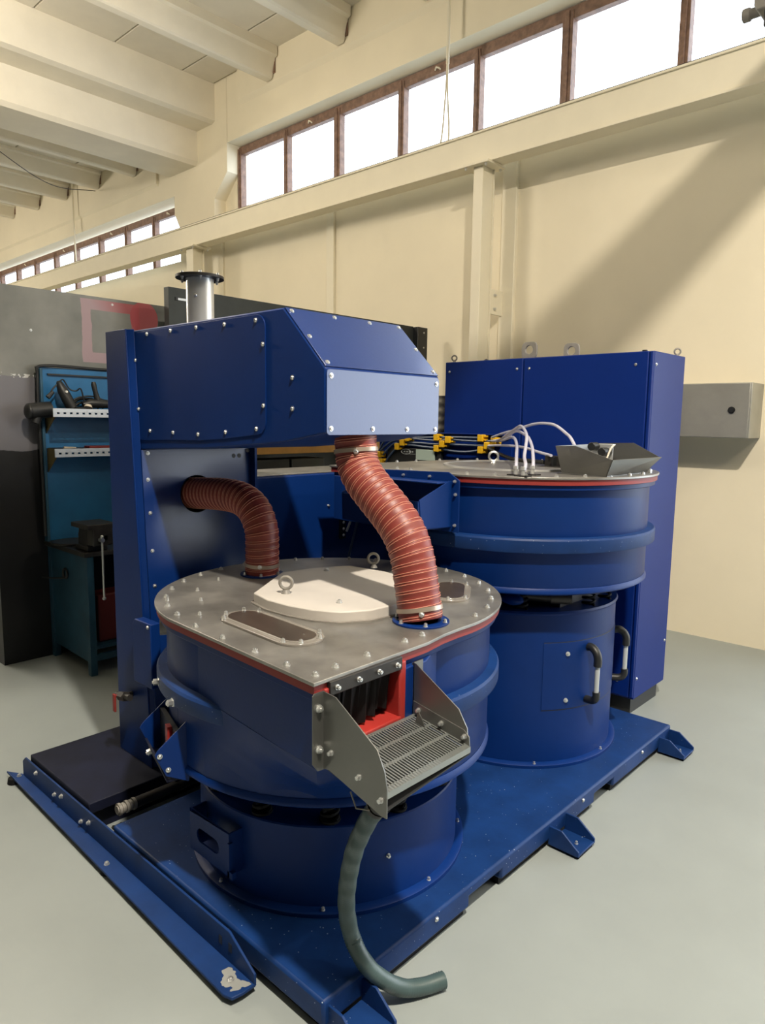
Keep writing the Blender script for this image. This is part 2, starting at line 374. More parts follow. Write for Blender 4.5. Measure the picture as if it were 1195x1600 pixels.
# ceiling: slabs, ribs and the big girder, each a part
ceil = root('ceiling')
ZC = 5.95
def slab(x0, x1, z):
    y = 5.60; lens = [0.46, 0.88, 0.90, 0.9, 0.9, 0.9, 0.9, 0.9, 0.9, 0.9, 0.9, 0.9, 0.9, 0.9, 0.9]
    for l in lens:
        b = MB(); b.box(x0, x1, y - l + 0.009, y - 0.009, z, z + 0.05); obj('ceiling_panel', b, 'ceil', ceil, bevel=0.006); y -= l
    b = MB(); b.box(x0, x1, -9, 5.61, z + 0.055, z + 0.12); obj('ceiling_backing', b, 'brown', ceil, smooth=0)
def rib(x, zt, zb, y1=5.56):
    b = MB(); P = [(x + 0.02, zt + 0.02), (x + 0.02, zt - 0.10), (x - 0.02, zt - 0.115), (x - 0.075, zb + 0.015), (x - 0.095, zb), (x - 0.185, zb), (x - 0.205, zb + 0.015), (x - 0.27, zt - 0.115), (x - 0.31, zt - 0.10), (x - 0.31, zt + 0.02)]
    b.prism(P, 'y', -8.9, y1)
    obj('rib', b, 'rib', ceil, smooth=0)
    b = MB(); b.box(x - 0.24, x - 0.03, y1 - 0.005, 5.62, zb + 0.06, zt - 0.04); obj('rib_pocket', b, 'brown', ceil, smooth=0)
near_ribs = [-6.95 + 1.22 * k for k in range(0, 14)]
edge = -8.29
for x in near_ribs:
    rib(x, ZC, 5.62); slab(edge, x - 0.29, ZC); edge = x + 0.0
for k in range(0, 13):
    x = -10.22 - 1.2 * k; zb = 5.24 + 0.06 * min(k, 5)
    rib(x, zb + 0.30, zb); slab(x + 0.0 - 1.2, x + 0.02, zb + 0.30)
slab(-10.22, -9.45, 5.54)
b = MB(); b.prism([(-8.29, 6.05), (-8.29, 5.50), (-8.36, 5.475), (-9.75, 5.475), (-9.75, 6.05)], 'y', -9, 5.61); obj('girder', b, 'rib', ceil, smooth=0)
b = MB(); b.prism([(-8.71, 5.48), (-8.71, 5.09), (-8.75, 5.04), (-9.42, 5.04), (-9.46, 5.09), (-9.46, 5.48)], 'y', -9, 5.61); obj('girder', b, 'rib', ceil, smooth=0)
b = MB(); b.box(-27.3, 10.3, -9.3, 5.95, 6.3, 6.5); obj('roof_deck', b, 'ceil', ceil, smooth=0)

# windows: brown frames, panes one by one
def window(name, xs, z0, z1, thick):
    r = root(name, (0, 0, 0)); x0, x1 = xs[0], xs[-1]
    b = MB(); b.box(x0 - 0.03, x1, 5.80, 5.87, z1 - 0.07, z1 + 0.03); obj('head_rail', b, 'brown', r, bevel=0.004)
    b = MB(); b.box(x0 - 0.03, x1, 5.80, 5.87, z0 - 0.03, z0 + 0.05); obj('sill_rail', b, 'brown', r, bevel=0.004)
    for i, x in enumerate(xs):
        t = thick[i % len(thick)]
        b = MB(); b.box(x - t, x + t, 5.79, 5.875, z0, z1); b.box(x - t * 0.35, x + t * 0.35, 5.775, 5.80, z0, z1); obj('mullion', b, 'brown', r, bevel=0.003)
    for i in range(len(xs) - 1):
        b = MB(); b.box(xs[i] + 0.03, xs[i + 1] - 0.03, 5.833, 5.839, z0 + 0.04, z1 - 0.06); obj('pane', b, 'pane', r, smooth=0)
    for i in range(1, len(xs) - 1, 2):
        xm = (xs[i] + xs[i + 1]) / 2
        b = MB(); b.tube([(xm - 0.03, 5.79, z1 - 0.03), (xm, 5.77, z1 - 0.015), (xm + 0.035, 5.765, z1 - 0.035), (xm + 0.05, 5.775, z1 - 0.05)], 0.008, 6); obj('window_catch', b, 'cream_light', r)
    return r
window('window_1', [-8.02, -7.07, -6.16, -5.19, -4.23, -3.29, -2.29, -1.33, -0.37, 0.6, 1.0], 4.24, 5.13, [0.04, 0.035, 0.05])
window('window_2', [-9.36, -10.24, -11.12, -12.05, -13.0, -13.87, -14.8, -15.73, -16.65, -17.6, -18.5, -19.4, -20.3, -21.3, -22.2, -23.1, -24.0, -25.0, -26.0][::-1], 3.88, 4.68, [0.045])

# skylight portals so the daylight is sampled through the openings
def portal(loc, sx, sy):
    l = bpy.data.lights.new('daylight_portal', 'AREA'); l.shape = 'RECTANGLE'; l.size = sx; l.size_y = sy; l.cycles.is_portal = True
    o = bpy.data.objects.new('daylight_portal', l); COL.objects.link(o); o.location = loc; o.rotation_euler = Vector((0, -1, 0)).to_track_quat('-Z', 'Y').to_euler()
portal((-3.5, 5.93, 4.7), 9.1, 1.1); portal((-17.8, 5.93, 4.3), 17.2, 1.0); portal((2.2, 5.93, 1.5), 5.6, 3.0)

# ================================================================ CRANE RUNWAY
t = thing('crane_runway_beam', 'long cream steel crane runway beam running below the high windows', 'beam', (-4, 5.3, 3.857))
b = MB(); b.box(-27, 9.9, 5.235, 5.371, 3.872, 4.112); obj('beam_web', b, 'cream_light', t)
b = MB(); b.box(-27, 9.9, 5.22, 5.386, 3.857, 3.874); obj('bottom_flange', b, 'cream_light', t, bevel=0.003)
b = MB(); b.box(-27, 9.9, 5.22, 5.386, 4.110, 4.128); obj('top_flange', b, 'cream_light', t, bevel=0.003)
b = MB(); b.box(-27, 9.9, 5.28, 5.33, 4.127, 4.160); obj('crane_rail', b, 'dark_metal', t)
def column(x0, x1, label):
    t = thing('crane_column', label, 'column', ((x0 + x1) / 2, 5.3, 0), None)
    b = MB(); b.box(x0, x1, 5.222, 5.375, 0, 3.835); obj('column_shaft', b, 'cream_light', t, bevel=0.006)
    b = MB(); b.box(x0 - 0.015, x1 + 0.012, 5.372, 5.388, 0, 3.835); obj('rear_flange', b, 'cream_light', t, bevel=0.003)
    b = MB(); b.box(x0 - 0.10, x1 + 0.09, 5.165, 5.44, 3.835, 3.856); obj('cap_plate', b, 'cream_light', t, bevel=0.003)
    b = MB(); b.box(x0 - 0.07, x1 + 0.07, 5.2, 5.42, 0, 0.02); obj('base_plate', b, 'cream_light', t)
    for x in (x0 - 0.06, x1 + 0.05):
        for y in (5.19, 5.41): put('bolt', BOLT_L, t, (x, y, 3.836), (0, 0, -1))
    b = MB(); b.box(x1 - 0.01, x1 + 0.006, 5.386, 5.612, 2.61, 2.83); obj('wall_bracket', b, 'cream_light', t, bevel=0.002)
    for z in (2.66, 2.78): put('bolt', BOLT_L, t, (x1 + 0.006, 5.45, z), (1, 0, 0))
column(-3.82, -3.72, 'cream steel column under the runway beam behind the blue electrical cabinet')
column(-8.42, -8.26, 'far cream steel column at the wall pier behind the shiny exhaust stack')

t = thing('overhead_crane', 'grey end of an overhead crane with round buffer at top right on the runway', 'crane', (-1.0, 5.3, 4.16))
b = MB(); b.prism([(-1.60, 4.30), (-1.62, 4.34), (-1.62, 4.43), (-1.585, 4.47), (-1.58, 4.75), (0.3, 4.75), (0.3, 4.30)], 'y', 5.20, 5.42); obj('end_carriage', b, 'grey_cast', t, bevel=0.01)
b = MB(); b.box(-1.56, -0.1, 5.22, 5.40, 4.20, 4.31); obj('wheel_guard', b, 'dark_metal', t, bevel=0.01)
b = MB(); b.cyl((-1.715, 5.31, 4.345), (-1.665, 5.31, 4.345), 0.042, n=20); b.cyl((-1.67, 5.31, 4.345), (-1.60, 5.31, 4.345), 0.033, n=16); obj('buffer', b, 'grey_cast', t, bevel=0.008)
for x in (-1.42, -0.2):
    b = MB(); b.cyl((x, 5.28, 4.245), (x, 5.33, 4.245), 0.088, n=28); obj('wheel', b, 'dark_metal', t, bevel=0.004)
b = MB(); b.box(-0.70, -0.50, -8.6, 5.40, 4.43, 4.66); obj('bridge_girder', b, 'grey_cast', t, bevel=0.01)

# hanging lines
b = MB(); b.tube([(-4.33, 5.47, 6.0), (-4.331, 5.47, 4.92)], 0.016, 8)
t = thing('hanging_conduit', 'white conduit hanging down the window and splitting into two wires', 'cable', (-4.33, 5.47, 4.2))
obj('conduit', b, 'cream_light', t)
b = MB(); b.tube(spline([(-4.335, 5.47, 4.93), (-4.345, 5.47, 4.7), (-4.372, 5.46, 4.3), (-4.38, 5.40, 4.12)], 0.04), 0.009, 6); obj('wire', b, 'cream_light', t)
b = MB(); b.tube(spline([(-4.328, 5.47, 4.93), (-4.325, 5.47, 4.7), (-4.29, 5.46, 4.3), (-4.275, 5.40, 4.12)], 0.04), 0.009, 6); obj('wire', b, 'cream_light', t)
b = MB(); b.tube([(-12.35, 5.5, 5.66), (-12.33, 5.5, 4.75), (-12.30, 5.5, 4.1)], 0.014, 6)
tag(obj('hanging_rope', b, 'cream_light', origin=(-12.33, 5.5, 4.1)), 'thin pale cord hanging in front of the far window row', 'rope')
b = MB(); b.tube(spline([(-9.6, 2.6, 5.30), (-10.2, 3.6, 5.04), (-11.0, 4.6, 5.02), (-11.55, 5.52, 5.26)], 0.08), 0.006, 6)
tag(obj('sagging_wire', b, 'dark_metal', origin=(-11, 4.6, 5.1)), 'thin wire sagging beneath the far ceiling ribs at upper left', 'wire')

# ================================================================ WALL JUNCTION BOX
t = thing('wall_junction_box', 'unpainted grey steel box on the cream wall right of the blue cabinet', 'box', (-1.9, 5.61, 1.56))
b = MB(); b.box(-2.55, -1.479, 5.335, 5.612, 1.558, 1.945); obj('box_body', b, 'box_steel', t, bevel=0.004)
b = MB(); b.box(-2.545, -1.488, 5.325, 5.3352, 1.562, 1.941); obj('box_lid', b, 'box_steel', t, bevel=0.003)
b = MB(); b.cyl((-1.60, 5.318, 1.754), (-1.60, 5.33, 1.754), 0.024, n=20); b.cyl((-1.60, 5.311, 1.754), (-1.60, 5.32, 1.754), 0.017, n=16); obj('cam_lock', b, 'black', t)

# ================================================================ ELECTRICAL CABINET
t = thing('electrical_cabinet', 'tall blue two-door electrical cabinet on a black plinth behind the rear drum', 'cabinet', (-2.2, 3.95, 0))
b = MB(); b.box(-2.91, -1.53, 3.752, 4.195, 0.10, 2.035); obj('cabinet_body', b, 'cab_blue', t, bevel=0.006)
b = MB(); b.box(-2.91, -2.321, 3.73, 3.7515, 0.115, 2.033)
d1 = obj('door', b, 'cab_blue', t, bevel=0.005)
b = MB(); b.box(-2.313, -1.552, 3.73, 3.7515, 0.115, 2.033)
d2 = obj('door', b, 'cab_blue', t, bevel=0.005)
b = MB(); b.box(-1.5485, -1.5305, 3.735, 3.7525, 0.115, 2.033); obj('corner_strip', b, 'cab_blue', t, bevel=0.004)
b = MB(); b.box(-2.88, -1.56, 3.79, 4.165, 0, 0.102); obj('plinth', b, 'black', t)
for x, z, d in ((-2.875, 1.97, d1), (-2.36, 1.97, d1), (-2.275, 1.97, d2), (-1.62, 1.965, d2), (-2.275, 0.2, d2), (-1.62, 0.2, d2)): put('screw', SCREW, d, (x, 3.729, z), (0, -1, 0))
put('screw', SCREW, t, (-1.529, 3.78, 1.965), (1, 0, 0)); put('screw', SCREW, t, (-1.529, 4.16, 0.36), (1, 0, 0)); put('screw', SCREW, t, (-1.529, 3.78, 0.22), (1, 0, 0))
for x, y in ((-2.885, 3.79), (-1.565, 4.16), (-2.885, 4.16)): put('eye_bolt', EYE, t, (x, y, 2.034), (0, 0, 1), 0.5)
for x, y in ((-1.60, 3.79), (-1.88, 4.1)):
    b = MB(); b.cyl((x, y, 2.03), (x, y, 2.045), 0.014, n=12); obj('roof_cap', b, 'dark_metal', t)
def lug(x, y):
    b = MB(); n = 24; out = []; inn = []
    for k in range(n):
        a = 2 * PI * k / n; ca, sa = math.cos(a), math.sin(a)
        e = 0.052 * (1 / (abs(ca) ** 4 + abs(sa) ** 4)) ** 0.25
        out.append((x + e * ca, 2.083 + e * sa)); inn.append((x + 0.026 * ca, 2.088 + 0.026 * sa))
    vs = [(p[0], yy, p[1]) for yy in (y, y + 0.014) for p in out] + [(p[0], yy, p[1]) for yy in (y, y + 0.014) for p in inn]
    fs = []
    for k in range(n):
        j = (k + 1) % n
        fs += [(k, j, 2 * n + j, 2 * n + k), (n + k, n + j, 3 * n + j, 3 * n + k), (k, j, n + j, n + k), (2 * n + k, 2 * n + j, 3 * n + j, 3 * n + k)]
    b.add(vs, fs); obj('lifting_lug', b, 'grey_cast', t, bevel=0.002)
lug(-2.325, 3.80); lug(-2.15, 4.0)

# blue back tray carrying the yellow clips, and the black box on it
t = thing('hose_rail', 'narrow blue rail with a top lip carrying yellow clips beside the cabinet', 'rail', (-2.9, 3.70, 1.3))
b = MB(); b.box(-3.47, -2.36, 3.700, 3.729, 1.30, 1.566); obj('back_plate', b, 'cab_blue', t, bevel=0.002)
b = MB(); b.box(-3.47, -2.36, 3.672, 3.729, 1.566, 1.573); obj('top_lip', b, 'cab_blue', t, bevel=0.002)
b = MB(); b.box(-3.05, -2.90, 3.715, 3.75, 1.2, 1.3); obj('hanger', b, 'cab_blue', t)
t = thing('black_switch_box', 'black box with a white oval emblem under the yellow clips', 'box', (-3.13, 3.67, 1.33))
b = MB(); b.box(-3.36, -2.885, 3.665, 3.699, 1.33, 1.462); obj('box_body', b, 'black', t, bevel=0.003)
b = MB(); o0 = len(b.v); b.torus((0, 0, 0), (0, 1, 0), 0.02, 0.0018, 28, 6)
b.v = [(-3.185 + x * 2.1, 3.664 + y, 1.437 + z * 0.85) for x, y, z in b.v]
for k in range(4): b.box(-3.205 + 0.024 * k, -3.192 + 0.024 * k, 3.6635, 3.6655, 1.434, 1.441)
b.box(-3.19, -3.10, 3.6635, 3.6655, 1.4215, 1.4235); obj('emblem', b, 'grey_handle', t)
b = MB(); b.box(-3.085, -2.925, 3.650, 3.664, 1.385, 1.457); obj('cover_plate', b, 'mint', t, bevel=0.002)

# air hoses with yellow clips
G_AH = 'dark air hoses on the rail'
AH = [('dark blue air hose, lowest of the four on the rail', [(-3.43, 3.60, 1.22), (-3.384, 3.66, 1.317), (-3.354, 3.66, 1.379), (-3.274, 3.66, 1.454), (-3.245, 3.66, 1.47), (-3.157, 3.66, 1.484), (-3.032, 3.66, 1.477), (-2.899, 3.66, 1.47), (-2.796, 3.66, 1.458), (-2.676, 3.66, 1.456), (-2.552, 3.66, 1.472)]),
      ('dark blue air hose, second from bottom on the rail', [(-3.45, 3.60, 1.24), (-3.421, 3.66, 1.36), (-3.386, 3.66, 1.415), (-3.295, 3.66, 1.486), (-3.201, 3.66, 1.498), (-3.071, 3.66, 1.501), (-2.94, 3.66, 1.497), (-2.851, 3.66, 1.501), (-2.72, 3.66, 1.499), (-2.594, 3.66, 1.499), (-2.497, 3.66, 1.502)]),
      ('dark blue air hose, second from top on the rail', [(-3.46, 3.60, 1.28), (-3.438, 3.66, 1.406), (-3.397, 3.66, 1.453), (-3.296, 3.66, 1.509), (-3.158, 3.66, 1.529), (-3.034, 3.66, 1.524), (-2.923, 3.66, 1.521), (-2.807, 3.66, 1.53), (-2.678, 3.66, 1.527), (-2.57, 3.66, 1.526), (-2.447, 3.66, 1.532)]),
      ('dark blue air hose, topmost of the four on the rail', [(-3.455, 3.60, 1.32), (-3.428, 3.66, 1.444), (-3.398, 3.66, 1.491), (-3.327, 3.66, 1.53), (-3.248, 3.66, 1.536), (-3.072, 3.66, 1.536), (-2.898, 3.66, 1.543), (-2.721, 3.66, 1.547), (-2.555, 3.66, 1.548)])]
for lab, p in AH:
    b = MB(); b.tube(spline(p, 0.02), 0.0075, 8); tag(obj('air_hose', b, 'tube_blue', origin=p[5]), lab, 'hose', G_AH)
def clip(x, z, label, y=3.66):
    t = thing('yellow_clip', label, 'clip', (x, y, z), 'yellow hose clips on the rail')
    b = MB(); b.box(x - 0.024, x + 0.014, y - 0.026, y + 0.041, z - 0.022, z + 0.022); obj('clip_block', b, 'yellow', t, bevel=0.003)
    b = MB(); b.box(x + 0.012, x + 0.030, y - 0.014, y + 0.016, z + 0.006, z + 0.016); b.box(x + 0.012, x + 0.030, y - 0.014, y + 0.016, z - 0.016, z - 0.006); obj('jaw', b, 'yellow', t, bevel=0.002)
CL = [(-3.25, 1.535, 'topmost left'), (-3.156, 1.533, 'rightmost'), (-3.198, 1.499, 'middle'), (-3.244, 1.470, 'lowest')]
for x, z, n in CL: clip(x, z, 'yellow plastic hose clip, %s in the group beside the hood corner' % n)
for x, z, n in ((-2.899, 1.543, 'topmost left'), (-2.804, 1.530, 'rightmost'), (-2.851, 1.501, 'middle'), (-2.897, 1.470, 'lowest')): clip(x, z, 'yellow plastic hose clip, %s in the group above the pale green plate' % n)
for x, z, n in ((-2.547, 1.547, 'topmost left'), (-2.447, 1.532, 'rightmost'), (-2.497, 1.501, 'middle'), (-2.545, 1.473, 'lowest')): clip(x, z, 'yellow plastic hose clip, %s in the group where clear hoses start' % n)
for x, z, n in ((-3.420, 1.408, 'upper'), (-3.397, 1.358, 'middle'), (-3.38, 1.318, 'lower')): clip(x, z, 'yellow plastic hose clip, %s of three right behind the big red hose' % n)
t0 = thing('riser_plate', 'blue plate behind the big red hose where air hoses climb', 'plate', (-3.41, 3.70, 1.2))
b = MB(); b.box(-3.50, -3.36, 3.701, 3.725, 1.20, 1.298); obj('plate', b, 'cab_blue', t0, bevel=0.002)

# ================================================================ BASE FRAME
t = thing('machine_base', 'long dusty blue steel base plate carrying both drums', 'base', (-1.84, 2.35, 0))
X0, X1, YA, YB, ZT = -2.43, -1.245, 1.137, 3.56, 0.108
P = [(YA, 0.03), (1.80, 0.03), (1.80, 0.068), (1.99, 0.068), (1.99, 0.03), (2.71, 0.03), (2.71, 0.068), (2.89, 0.068), (2.89, 0.03), (YB, 0.03), (YB, ZT), (YA, ZT)]
b = MB(); b.prism(P, 'x', X0, X1); obj('base_plate', b, 'blue_dusty', t, bevel=0.009)
for y0, y1 in ((1.16, 1.79), (2.0, 2.70), (2.90, 3.53)):
    b = MB(); b.box(X0 + 0.03, X1 - 0.018, y0, y1, 0, 0.031); obj('rubber_pad', b, 'rubber', t, smooth=0)
def foot(yc):
    f = MB(); x0 = X1 - 0.004; x1 = X1 + 0.125
    f.box(x0, x1, yc - 0.062, yc + 0.062, 0.012, 0.020)
    fo = obj('anchor_foot', f, 'blue_dusty', t, bevel=0.002)
    for s in (-1, 1):
        g = MB(); y = yc + s * 0.065
        g.prism([(x0, 0.012), (x1, 0.012), (x1, 0.032), (x0 + 0.055, 0.088), (x0, 0.088)], 'y', y - 0.004, y + 0.004); obj('gusset', g, 'blue_dusty', fo, bevel=0.0015)
    g = MB(); g.box(x0 + 0.03, x1 - 0.005, yc - 0.055, yc + 0.055, 0, 0.0125); obj('pad', g, 'rubber', fo)
    put('bolt', BOLT_S, fo, (x0 + 0.085, yc, 0.020))
for yc in (1.225, 2.395, 3.48): foot(yc)
for y in (1.62, 2.60, 3.2): put('screw', SCREW, t, (X1 + 0.001, y, 0.085), (1, 0, 0))

# angle rail and dark platform on the left
t = thing('angle_rail', 'blue steel angle rail on the floor along the near left side', 'rail', (-2.4, 1.08, 0))
b = MB(); b.prism([(-3.31, 1.06), (-1.535, 1.018), (-1.505, 1.028), (-1.498, 1.06), (-1.498, 1.105), (-3.23, 1.105)], 'z', 0.022, 0.032); obj('floor_flange', b, 'rail', t, bevel=0.002)
b = MB(); b.prism([(-3.22, 0.024), (-1.498, 0.024), (-1.498, 0.062), (-1.523, 0.075), (-1.622, 0.130), (-3.19, 0.124), (-3.22, 0.10)], 'y', 1.100, 1.108)
up = obj('upright_flange', b, 'rail', t, bevel=0.002)
for x in (-1.665, -1.615):
    b = MB(); b.box(x - 0.008, x + 0.008, 1.0985, 1.1005, 0.068, 0.095); obj('slot', b, 'black', up, smooth=0)
for x, y, z, n in ((-3.06, 1.0995, 0.10, (0, -1, 0)), (-2.87, 1.0995, 0.075, (0, -1, 0)), (-2.80, 1.0995, 0.095, (0, -1, 0)), (-2.62, 1.0995, 0.06, (0, -1, 0)), (-2.55, 1.0995, 0.085, (0, -1, 0))): put('bolt', BOLT, t, (x, y, z), n)
for x, y in ((-3.22, 1.082), (-2.33, 1.062), (-1.56, 1.062)): put('bolt', BOLT, t, (x, y, 0.032))
for x in (-3.24, -2.33, -1.57):
    b = MB(); b.cyl((x, 1.068, 0), (x, 1.068, 0.024), 0.03, 0.026, 16); obj('foot_pad', b, 'rubber', t)

t = thing('column_platform', 'dark navy scuffed platform plate under the blue column', 'platform', (-2.87, 1.9, 0))
b = MB(); b.box(-3.16, -2.575, 1.113, 3.4, 0.10, 0.145); obj('top_plate', b, 'navy', t, bevel=0.004)
b = MB(); b.box(-3.15, -2.62, 1.135, 3.39, 0.0, 0.102); obj('skirt', b, 'navy', t, smooth=0)

t = thing('air_coupling', 'steel pipe with threaded brass coupling lying in the dark gap', 'pipe', (-2.5, 1.3, 0.1))
b = MB(); b.cyl((-2.506, 1.27, 0.115), (-2.506, 1.62, 0.115), 0.022, n=16); obj('pipe', b, 'dark_metal', t)
b = MB()
for k in range(5): b.cyl((-2.506, 1.195 + k * 0.015, 0.115), (-2.506, 1.206 + k * 0.015, 0.115), 0.024 - 0.003 * (k % 2), n=14)
b.cyl((-2.506, 1.19, 0.115), (-2.506, 1.28, 0.115), 0.017, n=12); obj('coupling', b, 'grey_cast', t)
b = MB(); b.box(-2.576, -2.50, 1.45, 1.50, 0.085, 0.145); obj('pipe_bracket', b, 'navy', t)

# ================================================================ EXTRACTION TOWER (column + hood)
t = thing('extraction_hood', 'dark blue column with a chamfered hood overhanging the front drum', 'hood', (-2.8, 1.7, 0.145))
def px(z): return -2.735 + (2.0 - z) * 0.052                       # leaning front panel
b = MB()
b.prism([(-2.94, 0.146), (-2.655, 0.146), (-2.765, 2.005), (-2.94, 2.005)], 'y', 1.425, 1.433)
b.prism([(-2.94, 0.146), (-2.93, 0.146), (-2.93, 2.005), (-2.94, 2.005)], 'y', 1.433, 2.0)
obj('column', b, 'blue', t, bevel=0.003)
b = MB(); b.hexa([(-2.664, 1.4255, 0.146), (-2.646, 1.452, 0.146), (-2.66, 1.456, 0.146), (-2.678, 1.434, 0.146)], [(-2.772, 1.4255, 2.004), (-2.742, 1.452, 2.004), (-2.756, 1.456, 2.004), (-2.784, 1.434, 2.004)]); obj('corner_strip', b, 'blue', t, bevel=0.002)
# panel with a round duct hole
b = MB(); hy, hz, hr = 1.703, 1.316, 0.083
n = 32; outer = []
ya, yb2, za, zb2 = 1.45, 2.01, 0.146, 1.514
for k in range(n):
    a = 2 * PI * k / n; ca, sa = math.cos(a), math.sin(a)
    s1 = ((yb2 - hy) if ca > 0 else (hy - ya)) / max(abs(ca), 1e-6); s2 = ((zb2 - hz) if sa > 0 else (hz - za)) / max(abs(sa), 1e-6)
    s_ = min(s1, s2); outer.append((hy + ca * s_, hz + sa * s_))
cor = [(yb2, zb2), (ya, zb2), (ya, za), (yb2, za)]
vs = []; fs = []
for dx in (0, -0.02):
    vs += [(px(hz + hr * math.sin(2 * PI * k / n)) + dx, hy + hr * math.cos(2 * PI * k / n), hz + hr * math.sin(2 * PI * k / n)) for k in range(n)]
    vs += [(px(q[1]) + dx, q[0], q[1]) for q in outer]
    vs += [(px(q[1]) + dx, q[0], q[1]) for q in cor]
m_ = 2 * n + 4
def side_of(q):
    if abs(q[0] - yb2) < 1e-6: return 0
    if abs(q[1] - zb2) < 1e-6: return 1
    if abs(q[0] - ya) < 1e-6: return 2
    return 3
for o_ in (0, m_):
    for k in range(n):
        j = (k + 1) % n; fs.append((o_ + k, o_ + j, o_ + n + j, o_ + n + k))
        sa_, sb_ = side_of(outer[k]), side_of(outer[j])
        if sa_ != sb_: fs.append((o_ + n + k, o_ + n + j, o_ + 2 * n + {(0, 1): 0, (1, 2): 1, (2, 3): 2, (3, 0): 3}[(sa_, sb_)]))
for k in range(n): fs.append((k, (k + 1) % n, m_ + (k + 1) % n, m_ + k))
for k in range(4): fs.append((2 * n + k, 2 * n + (k + 1) % 4, m_ + 2 * n + (k + 1) % 4, m_ + 2 * n + k))
b.add(vs, fs); pan = obj('front_panel', b, 'blue_panel', t, smooth=0)
b = MB(); b.box(-2.93, px(0.15) - 0.03, 1.995, 2.008, 0.146, 1.513); obj('side_sheet', b, 'blue', t)
b = MB(); b.cyl((px(hz) - 0.16, hy, hz), (px(hz) + 0.004, hy, hz), hr, n=32, caps=False); b.cyl((px(hz) - 0.17, hy, hz), (px(hz) - 0.16, hy, hz), hr, n=32); obj('duct_socket', b, 'black', t)
for y, z in ((1.478, 1.50), (1.985, 1.50), (1.472, 1.39), (1.474, 1.25), (1.474, 1.09), (1.476, 0.94)): put('screw', SCREW, pan, (px(z) + 0.0005, y, z), (1, 0, 0.05))
for y in (1.905, 1.935):
    b = MB(); b.cyl((px(1.478) - 0.004, y, 1.478), (px(1.478) + 0.001, y, 1.478), 0.0105, n=14); obj('hole', b, 'black', pan, smooth=0)
# hood body
HP = [(-2.93, 2.0), (-1.789, 2.0), (-1.592, 1.804), (-1.592, 1.607), (-1.80, 1.572), (-2.25, 1.535), (-2.72, 1.516), (-2.93, 1.516)]
b = MB(); b.prism(HP, 'y', 1.455, 2.003); hood = obj('hood_body', b, 'blue', t, bevel=0.006)
def hk(x, z): return (x * 0.856, 1.65 + (z - 1.65) * 0.856)
bl = [hk(*p) for p in ((-3.082, 2.032), (-2.874, 2.032), (-2.668, 2.03), (-2.461, 2.026), (-2.253, 2.025), (-3.198, 1.918), (-3.182, 1.687), (-3.079, 1.585), (-2.874, 1.581), (-2.67, 1.578), (-2.464, 1.592), (-2.255, 1.609), (-2.21, 1.932), (-2.209, 1.699))]
pc = []
for (cx, cz, t0_) in ((-1.925, 1.945, 0), (-2.70, 1.945, 90), (-2.70, 1.60, 180)):
    for k in range(6):
        a = math.radians(t0_ + 18 * k); pc.append((cx + 0.045 * math.cos(a), cz + 0.045 * math.sin(a)))
pc += [(-2.45, 1.563), (-2.285, 1.565), (-2.1, 1.578), (-1.925, 1.596)] + [(-1.925 + 0.045 * math.cos(math.radians(a)), 1.64 + 0.045 * math.sin(math.radians(a))) for a in (300, 330, 360)]
b = MB(); b.prism(pc, 'y', 1.4515, 1.4555); cov = obj('side_cover', b, 'blue', t, bevel=0.001)
for x, z in bl: put('screw', SCREW, cov, (x, 1.451, z), (0, -1, 0))
for x, z in ((-2.04, 1.801), (-2.04, 1.687)):
    q = hk(x, z); put('screw', SCREW, hood, (q[0], 1.4545, q[1]), (0, -1, 0))
b = MB(); b.prism(rrect(1.457, 2.001, 1.602, 1.802, 0.014), 'x', -1.592, -1.588); fp = obj('front_plate', b, 'blue_hood', t, bevel=0.001)
for y, z in ((1.475, 1.782), (1.475, 1.622), (1.66, 1.621), (1.83, 1.620), (1.984, 1.620), (1.985, 1.780)): put('screw', SCREW, fp, (-1.5875, y, z), (1, 0, 0))
s2 = math.sqrt(0.5)
def sl(u_): return (-1.592 - 0.197 * u_, 1.804 + 0.196 * u_)
b = MB(); (xa_, za_), (xb_, zb_) = sl(0.02), sl(0.99); e = 0.003
b.hexa([(xa_, 1.457, za_), (xa_, 2.001, za_), (xb_, 2.001, zb_), (xb_, 1.457, zb_)], [(xa_ + e, 1.457, za_ + e), (xa_ + e, 2.001, za_ + e), (xb_ + e, 2.001, zb_ + e), (xb_ + e, 1.457, zb_ + e)]); sp_ = obj('slope_plate', b, 'blue_hood', t, bevel=0.001)
for y, u_ in ((1.475, 0.08), (1.475, 0.5), (1.475, 0.93), (1.66, 0.93), (1.83, 0.93), (1.985, 0.93), (1.985, 0.5), (1.985, 0.08)):
    q = sl(u_); put('screw', SCREW, sp_, (q[0] + e, y, q[1] + e), (1, 0, 1))
b = MB(); b.prism([(-2.94, 1.87), (-3.02, 1.885), (-2.985, 1.855), (-2.985, 1.5), (-2.94, 1.5)], 'y', 1.50, 1.53); obj('rear_bracket', b, 'blue', t)
b = MB(); b.prism([(-2.705, 0.54), (-2.555, 0.54), (-2.555, 0.815), (-2.685, 0.815), (-2.705, 0.79)], 'y', 1.382, 1.426); sb = obj('terminal_box', b, 'blue', t, bevel=0.004)
put('screw', SCREW, sb, (-2.575, 1.3815, 0.80), (0, -1, 0))
b = MB(); b.cyl((-2.87, 1.385, 0.43), (-2.75, 1.385, 0.45), 0.014, n=12); b.cyl((-2.835, 1.385, 0.435), (-2.79, 1.385, 0.443), 0.022, n=6); b.cyl((-2.81, 1.385, 0.44), (-2.81, 1.425, 0.44), 0.012, n=10)
vv = obj('drain_valve', b, 'dark_metal', t)
